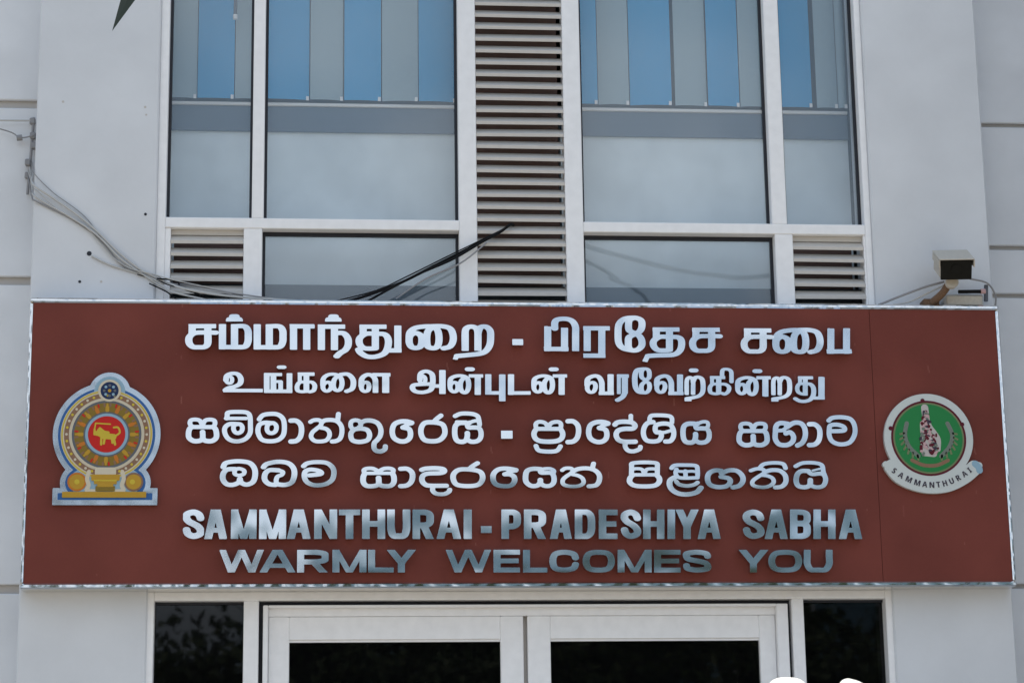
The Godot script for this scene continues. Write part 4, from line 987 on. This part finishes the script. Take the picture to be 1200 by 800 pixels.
func make_cables() -> void:
	var v := func(list: Array) -> Array:
		var out := []
		for p in list:
			out.append(Vector3(p[0], p[1], p[2]))
		return out
	cable("wall_cable", "pale cable bundle sagging across the pier down to the board's top corner", [
		[0.0048, M.white_cable, v.call([[-2.035, 4.40, -0.29], [-2.016, 4.287, -0.09], [-1.929, 4.225, -0.088], [-1.837, 4.161, -0.088], [-1.759, 4.096, -0.088], [-1.659, 3.998, -0.088], [-1.564, 3.923, -0.09], [-1.476, 3.88, -0.09], [-1.386, 3.83, -0.03], [-1.23, 3.803, -0.03], [-0.987, 3.784, -0.03]])],
		[0.004, M.white_cable, v.call([[-2.055, 4.42, -0.275], [-2.03, 4.30, -0.20], [-2.012, 4.24, -0.092], [-1.97, 4.21, -0.09], [-1.865, 4.150, -0.088], [-1.751, 4.072, -0.084], [-1.651, 3.972, -0.086], [-1.563, 3.909, -0.09], [-1.476, 3.851, -0.09], [-1.42, 3.812, -0.03], [-1.30, 3.785, -0.03]])],
		[0.003, M.grey_cable, v.call([[-2.06, 4.38, -0.275], [-2.03, 4.26, -0.20], [-2.012, 4.22, -0.094], [-1.97, 4.198, -0.093], [-1.85, 4.135, -0.093], [-1.74, 4.055, -0.093], [-1.645, 3.945, -0.093], [-1.56, 3.905, -0.093], [-1.47, 3.873, -0.10], [-1.36, 3.852, -0.06], [-1.20, 3.815, -0.03], [-1.02, 3.79, -0.03]])],
		[0.0035, M.black_cable, v.call([[-1.50, 3.886, -0.085], [-1.42, 3.876, -0.08], [-1.395, 3.84, -0.06], [-1.30, 3.80, -0.03]])],
		[0.003, M.black_cable, v.call([[-1.53, 3.865, -0.085], [-1.46, 3.83, -0.08], [-1.42, 3.79, -0.04]])],
		[0.002, M.grey_cable, v.call([[-2.045, 4.44, -0.27], [-2.018, 4.36, -0.12], [-2.01, 4.33, -0.093], [-1.93, 4.25, -0.092], [-1.80, 4.15, -0.092], [-1.70, 4.02, -0.092], [-1.60, 3.935, -0.092], [-1.50, 3.90, -0.092], [-1.44, 3.86, -0.07], [-1.33, 3.83, -0.03], [-1.15, 3.80, -0.03]])],
		[0.0022, M.white_cable, v.call([[-2.06, 4.40, -0.27], [-2.02, 4.29, -0.13], [-1.99, 4.25, -0.09], [-1.90, 4.17, -0.09], [-1.79, 4.10, -0.09], [-1.69, 3.985, -0.09], [-1.61, 3.93, -0.085], [-1.52, 3.905, -0.08], [-1.40, 3.865, -0.05], [-1.10, 3.80, -0.03], [-0.93, 3.785, -0.03]])],
		[0.0022, M.black_cable, v.call([[-1.58, 3.905, -0.09], [-1.49, 3.878, -0.09], [-1.43, 3.845, -0.05], [-1.20, 3.79, -0.03]])],
		[0.004, M.white_cable, v.call([[-1.767, 3.982, -0.094], [-1.70, 3.948, -0.094], [-1.651, 3.932, -0.094], [-1.54, 3.897, -0.094], [-1.47, 3.862, -0.09]])]])
	cable("window_cable", "black cable bundle running from the louvre down to the top of the board", [
		[0.0062, M.black_cable, v.call([[-0.02, 4.152, -0.16], [-0.037, 4.141, -0.112], [-0.085, 4.103, -0.10], [-0.153, 4.065, -0.10], [-0.229, 4.024, -0.10], [-0.354, 3.956, -0.09], [-0.498, 3.872, -0.06], [-0.639, 3.813, -0.05], [-0.726, 3.785, -0.05]])],
		[0.005, M.black_cable, v.call([[-0.10, 4.095, -0.10], [-0.16, 4.058, -0.095], [-0.286, 3.975, -0.07], [-0.428, 3.905, -0.05], [-0.569, 3.828, -0.05], [-0.645, 3.783, -0.05]])],
		[0.0028, M.black_cable, v.call([[-0.05, 4.13, -0.11], [-0.15, 4.075, -0.10], [-0.30, 3.995, -0.085], [-0.47, 3.90, -0.06], [-0.60, 3.835, -0.05], [-0.78, 3.785, -0.05]])],
		[0.0035, M.grey_cable, v.call([[-0.14, 4.055, -0.09], [-0.251, 3.955, -0.05], [-0.393, 3.888, -0.05], [-0.52, 3.80, -0.05]])]])
	cable("camera_cable", "grey cable drooping from the security camera to the board", [
		[0.005, M.grey_cable, v.call([[1.782, 3.885, -0.02], [1.703, 3.865, -0.03], [1.602, 3.827, -0.03], [1.498, 3.785, -0.03]])],
		[0.004, M.white_cable, v.call([[1.79, 3.875, -0.02], [1.71, 3.838, -0.03], [1.63, 3.80, -0.03], [1.56, 3.786, -0.03]])],
		[0.004, M.grey_cable, v.call([[1.84, 3.90, 0.0], [1.907, 3.900, -0.03], [1.971, 3.882, -0.03], [2.004, 3.834, -0.04], [2.004, 3.79, -0.05]])]])
	# hooks that carry the service wires at the corner of the pier
	var t := thing("cable_bracket", "small dark metal hooks holding thin wires at the pier's edge", "bracket", Vector3(-2.05, 4.42, -0.29))
	put("rod", tube([Vector3(0.005, 0.22, 0.01), Vector3(0.0, 0.10, 0.012), Vector3(-0.005, -0.02, 0.01), Vector3(-0.01, -0.12, 0.01)], 0.006), M.grey_cable, t)
	for h in [[0.0, 0.205, 0.022], [0.004, 0.14, 0.026], [0.012, 0.095, 0.03], [-0.012, 0.02, 0.03], [-0.012, -0.035, 0.02]]:
		put("clamp", box(h[0] - 0.012, h[0] + 0.012, h[1] - 0.016, h[1] + 0.012, 0.0, h[2], 0.004), M.grey_cable, t)
	put("spool", tube([Vector3(-0.062, 0.125, 0.02), Vector3(-0.04, 0.128, 0.02)], 0.013, 10), M.grey_cable, t)
	cable("service_wire", "thin grey wires reaching the hooks from beyond the side wall", [
		[0.004, M.white_cable, v.call([[-3.2, 4.65, -0.2], [-2.6, 4.61, -0.24], [-2.184, 4.622, -0.27], [-2.05, 4.624, -0.272]])],
		[0.003, M.grey_cable, v.call([[-3.2, 4.78, -0.2], [-2.6, 4.66, -0.24], [-2.182, 4.584, -0.27], [-2.10, 4.547, -0.268], [-2.04, 4.556, -0.262]])]])
	# service drop over the forecourt; the lower windows mirror it
	cable("drop_cable", "black service cable strung from the facade out over the forecourt", [
		[0.014, M.black_cable, v.call([[0.05, 6.3, -0.11], [0.14, 5.7, 0.9], [0.28, 5.12, 1.9], [0.462, 4.91, 2.35], [0.62, 4.885, 2.6], [0.91, 4.85, 2.75], [1.18, 4.832, 2.9], [1.45, 4.84, 3.05], [1.81, 4.885, 3.2], [3.6, 5.5, 4.6], [10.0, 7.6, 12.0]])],
		[0.011, M.black_cable, v.call([[0.08, 6.1, -0.11], [0.17, 5.5, 0.9], [0.36, 5.0, 1.9], [0.50, 4.845, 2.32], [0.575, 4.790, 2.50], [0.631, 4.788, 2.58], [0.707, 4.775, 2.66], [0.774, 4.766, 2.74], [0.842, 4.751, 2.82], [0.920, 4.731, 2.90], [2.4, 4.6, 4.2], [10.0, 7.2, 12.0]])]])

func make_branch_tree() -> void:
	var t := thing("mango_tree", "dark leafy tree beside the forecourt with one long leaf hanging into view", "tree", Vector3(-3.7, 0, 5.2))
	put("trunk", tube([Vector3.ZERO, Vector3(0.05, 1.4, 0.0), Vector3(-0.05, 2.6, 0.05), Vector3(0.1, 3.9, 0.0)], 0.16, 10, 6, 0.07), M.bark, t)
	put("limb", tube([Vector3(0.0, 2.9, 0.0), Vector3(0.6, 3.5, -0.1), Vector3(1.4, 3.62, -0.2), Vector3(2.1, 3.46, -0.22), Vector3(2.585, 3.26, -0.2)], 0.05, 8, 6, 0.008), M.bark, t)
	var st := start()
	for k in 900:
		var d := Vector3(rng.randfn(), rng.randfn(), rng.randfn()).normalized() * pow(rng.randf(), 0.4)
		var at := Vector3(0.3, 4.25, -0.1) + d * Vector3(1.1, 0.85, 1.1)
		if k % 3 == 0:
			at = Vector3(-0.3, 4.6, 0.2) + d * Vector3(0.9, 0.8, 0.9)
		var a := Vector3(rng.randfn() * 0.6, -0.7, rng.randfn() * 0.6).normalized()
		leaf(st, at, a, a.cross(Vector3(rng.randfn(), rng.randfn(), rng.randfn())).normalized(), 0.22, 0.03)
	put("crown", done(st), M.leaf, t)
	for l in [[Vector3(2.575, 3.26, -0.2), Vector3(-0.42, -1.0, 0.0), 0.307], [Vector3(2.45, 3.30, -0.2), Vector3(-0.9, -0.25, 0.3), 0.2], [Vector3(2.55, 3.28, -0.2), Vector3(0.9, 0.1, 0.1), 0.2], [Vector3(2.3, 3.4, -0.21), Vector3(-0.5, -0.25, 0.6), 0.22], [Vector3(2.1, 3.47, -0.22), Vector3(0.1, 0.5, -0.8), 0.22]]:
		var s2 := start()
		var a: Vector3 = l[1].normalized()
		leaf(s2, l[0], a, a.cross(Vector3(0.3, 0.1, 1.0)).normalized(), l[2], 0.027)
		put("leaf", done(s2), M.leaf, t)

func make_street() -> void:
	var b := thing("shop_building", "flat roofed blue grey building across the road behind the trees", "building", Vector3(7.2, 0, 30))
	put("wall", box(-9.2, 9.2, 0, 7.7, 0, 8), M.far_wall, b)
	put("roof", box(-9.6, 9.6, 7.7, 8.05, -0.4, 8.4, 0.02), M.far_wall, b)
	for floor in 2:
		for k in 7:
			var w := node_in("window", b, Vector3(-7.8 + 2.6 * k, 1.2 + floor * 3.4, 0))
			put("frame", box(-0.75, 0.75, 0, 1.7, -0.06, -0.002, 0.01), M.frame, w)
			put("pane", box(-0.66, 0.66, 0.09, 1.61, -0.075, -0.061), M.black_glass, w)
	var made := []
	for kind in 2:
		var st := start()
		for c in 48:
			var d := Vector3(rng.randfn(), rng.randfn(), rng.randfn()).normalized() * pow(rng.randf(), 0.35)
			var mid := Vector3(0, 4.9, 0) + d * Vector3(2.7, 2.0, 2.2)
			for k in 110:
				var e := Vector3(rng.randfn(), rng.randfn(), rng.randfn()) * 0.36
				var a := Vector3(rng.randfn(), rng.randfn() - 0.5, rng.randfn()).normalized()
				leaf(st, mid + e, a, a.cross(Vector3(rng.randfn(), rng.randfn(), rng.randfn())).normalized(), 0.26, 0.07)
		made.append(done(st))
	var labels := ["street tree across the road opposite the name board's crest", "street tree across the road opposite the door on the crest's side", "street tree across the road opposite the middle of the doors", "street tree across the road opposite the right door's hinges", "street tree across the road opposite the far sidelight", "street tree across the road opposite the green emblem"]
	var spots := [[-7.2, 25.5, 0.95], [-2.7, 26.5, 0.88], [1.2, 24.6, 0.80], [4.6, 26.0, 0.97], [7.9, 25.2, 0.82], [13.5, 25.0, 0.85]]
	for i in spots.size():
		var t := thing("street_tree", labels[i], "tree", Vector3(spots[i][0], 0, spots[i][1]), "trees across the road")
		var s: float = spots[i][2]
		put("trunk", tube([Vector3.ZERO, Vector3(0.1, 1.5, 0), Vector3(-0.05, 3.2, 0.1), Vector3(0.1, 5.4, 0)], 0.2, 9, 5, 0.07), M.bark, t)
		for k in 4:
			var a := TAU * k / 4.0 + i
			put("limb", tube([Vector3(0, 2.6 + 0.3 * k, 0.05), Vector3(cos(a) * 0.9, 3.8 + 0.2 * k, sin(a) * 0.9), Vector3(cos(a) * 1.7, 4.9, sin(a) * 1.5)], 0.08, 7, 4, 0.02), M.bark, t)
		var c := put("crown", made[i % 2], M.far_leaf, t)
		c.rotation.y = i * 1.3
		t.scale = Vector3.ONE * s

func make_people() -> void:
	for who in 2:
		var base := Vector3(0.828, 0.42, 1.0) if who == 0 else Vector3(1.066, 0.42, 0.98)
		var t := thing("person", "person in a round white cap standing before the doors" if who == 0 else "person in a narrow peaked white cap standing before the sidelight", "person", base)
		t.rotation.y = 0.25 if who == 0 else -0.5
		var h := 1.70
		var st := SurfaceTool.new()
		st.begin(Mesh.PRIMITIVE_TRIANGLES)
		st.set_smooth_group(0)
		var v := func(x: float, y: float, z: float) -> Vector3:
			return Vector3(x, y, z)
		var bones := [[v.call(0, 0.95, 0), v.call(0, 1.15, 0), 0.125, 0.12], [v.call(0, 1.15, 0), v.call(0, 1.36, 0), 0.12, 0.125], [v.call(-0.13, 1.38, 0), v.call(0.13, 1.38, 0), 0.075, 0.075], [v.call(0, 1.40, 0), v.call(0, 1.50, 0.01), 0.058, 0.055]]
		for s in [-1, 1]:
			bones += [[v.call(s * 0.10, 0.93, 0), v.call(s * 0.11, 0.50, 0.01), 0.095, 0.06], [v.call(s * 0.11, 0.50, 0.01), v.call(s * 0.11, 0.09, -0.02), 0.06, 0.042], [v.call(s * 0.11, 0.045, -0.03), v.call(s * 0.125, 0.035, 0.15), 0.04, 0.03], [v.call(s * 0.19, 1.37, 0), v.call(s * 0.235, 1.09, -0.01), 0.058, 0.042], [v.call(s * 0.235, 1.09, -0.01), v.call(s * 0.24, 0.85, 0.05), 0.042, 0.029]]
		nets(st, bones, 0.022, 0.04)
		var head := [[v.call(0, 1.60, 0), v.call(0, 1.62, 0.0), 0.085, 0.085], [v.call(0, 1.56, 0.025), v.call(0, 1.53, 0.045), 0.06, 0.045], [v.call(0, 1.59, 0.09), v.call(0, 1.565, 0.108), 0.012, 0.016], [v.call(-0.02, 1.528, 0.088), v.call(0.02, 1.528, 0.088), 0.009, 0.009]]
		for s in [-1, 1]:
			head += [[v.call(s * 0.085, 1.59, -0.005), v.call(s * 0.09, 1.56, 0.0), 0.014, 0.010], [v.call(s * 0.032, 1.592, 0.078), v.call(s * 0.034, 1.592, 0.078), 0.013, 0.013]]
		nets(st, head, 0.009, 0.012)
		for s in [-1, 1]:
			var w := Vector3(s * 0.24, 0.83, 0.055)
			var hand := [[w, w + Vector3(0, -0.07, 0.012), 0.024, 0.022], [w + Vector3(0, -0.03, 0.02), w + Vector3(0, -0.08, 0.028), 0.016, 0.014], [w + Vector3(0, -0.02, 0.025), w + Vector3(-s * 0.014, -0.075, 0.05), 0.012, 0.009]]
			for k in 4:
				var at := w + Vector3(0, -0.082, -0.018 + k * 0.019)
				var l: float = [0.055, 0.07, 0.075, 0.065][k]
				hand += [[at, at + Vector3(-s * 0.006, -l * 0.55, 0.002), 0.0088, 0.0082], [at + Vector3(-s * 0.006, -l * 0.55, 0.002), at + Vector3(-s * 0.024, -l * 0.95, 0.004), 0.0082, 0.007]]
			nets(st, hand, 0.005, 0.006)
		put("body", done(st), M.skin, t)
		var cl := SurfaceTool.new()
		cl.begin(Mesh.PRIMITIVE_TRIANGLES)
		cl.set_smooth_group(0)
		var shirt := [[v.call(0, 0.86, 0), v.call(0, 1.15, 0), 0.165, 0.145], [v.call(0, 1.15, 0), v.call(0, 1.36, 0), 0.145, 0.142], [v.call(-0.14, 1.385, 0), v.call(0.14, 1.385, 0), 0.088, 0.088]]
		for s in [-1, 1]:
			shirt += [[v.call(s * 0.19, 1.37, 0), v.call(s * 0.235, 1.09, -0.01), 0.074, 0.058], [v.call(s * 0.235, 1.09, -0.01), v.call(s * 0.24, 0.90, 0.04), 0.058, 0.045]]
		nets(cl, shirt, 0.022, 0.03)
		put("shirt", done(cl), M.cloth_white, t)
		var tr := SurfaceTool.new()
		tr.begin(Mesh.PRIMITIVE_TRIANGLES)
		tr.set_smooth_group(0)
		var legs := []
		for s in [-1, 1]:
			legs += [[v.call(s * 0.09, 0.90, 0), v.call(s * 0.11, 0.50, 0.01), 0.115, 0.085], [v.call(s * 0.11, 0.50, 0.01), v.call(s * 0.11, 0.10, -0.01), 0.085, 0.075]]
		nets(tr, legs, 0.024, 0.03)
		put("trousers", done(tr), M.cloth_dark, t)
		var cp := SurfaceTool.new()
		cp.begin(Mesh.PRIMITIVE_TRIANGLES)
		cp.set_smooth_group(0)
		if who == 0:
			nets(cp, [[v.call(0, 1.625, -0.005), v.call(0, 1.632, -0.005), 0.092, 0.088], [v.call(-0.03, 1.68, -0.005), v.call(0.03, 1.68, -0.005), 0.042, 0.042]], 0.008, 0.03)
		else:
			nets(cp, [[v.call(0, 1.615, -0.005), v.call(0, 1.62, -0.005), 0.091, 0.088], [v.call(0, 1.682, -0.07), v.call(0, 1.684, 0.06), 0.036, 0.036]], 0.008, 0.02)
		put("cap", done(cp), M.cloth_white, t)
		var hair := SurfaceTool.new()
		hair.begin(Mesh.PRIMITIVE_TRIANGLES)
		hair.set_smooth_group(0)
		nets(hair, [[v.call(0, 1.605, -0.022), v.call(0, 1.61, -0.02), 0.084, 0.084]], 0.009, 0.01)
		put("hair", done(hair), M.gasket, t)
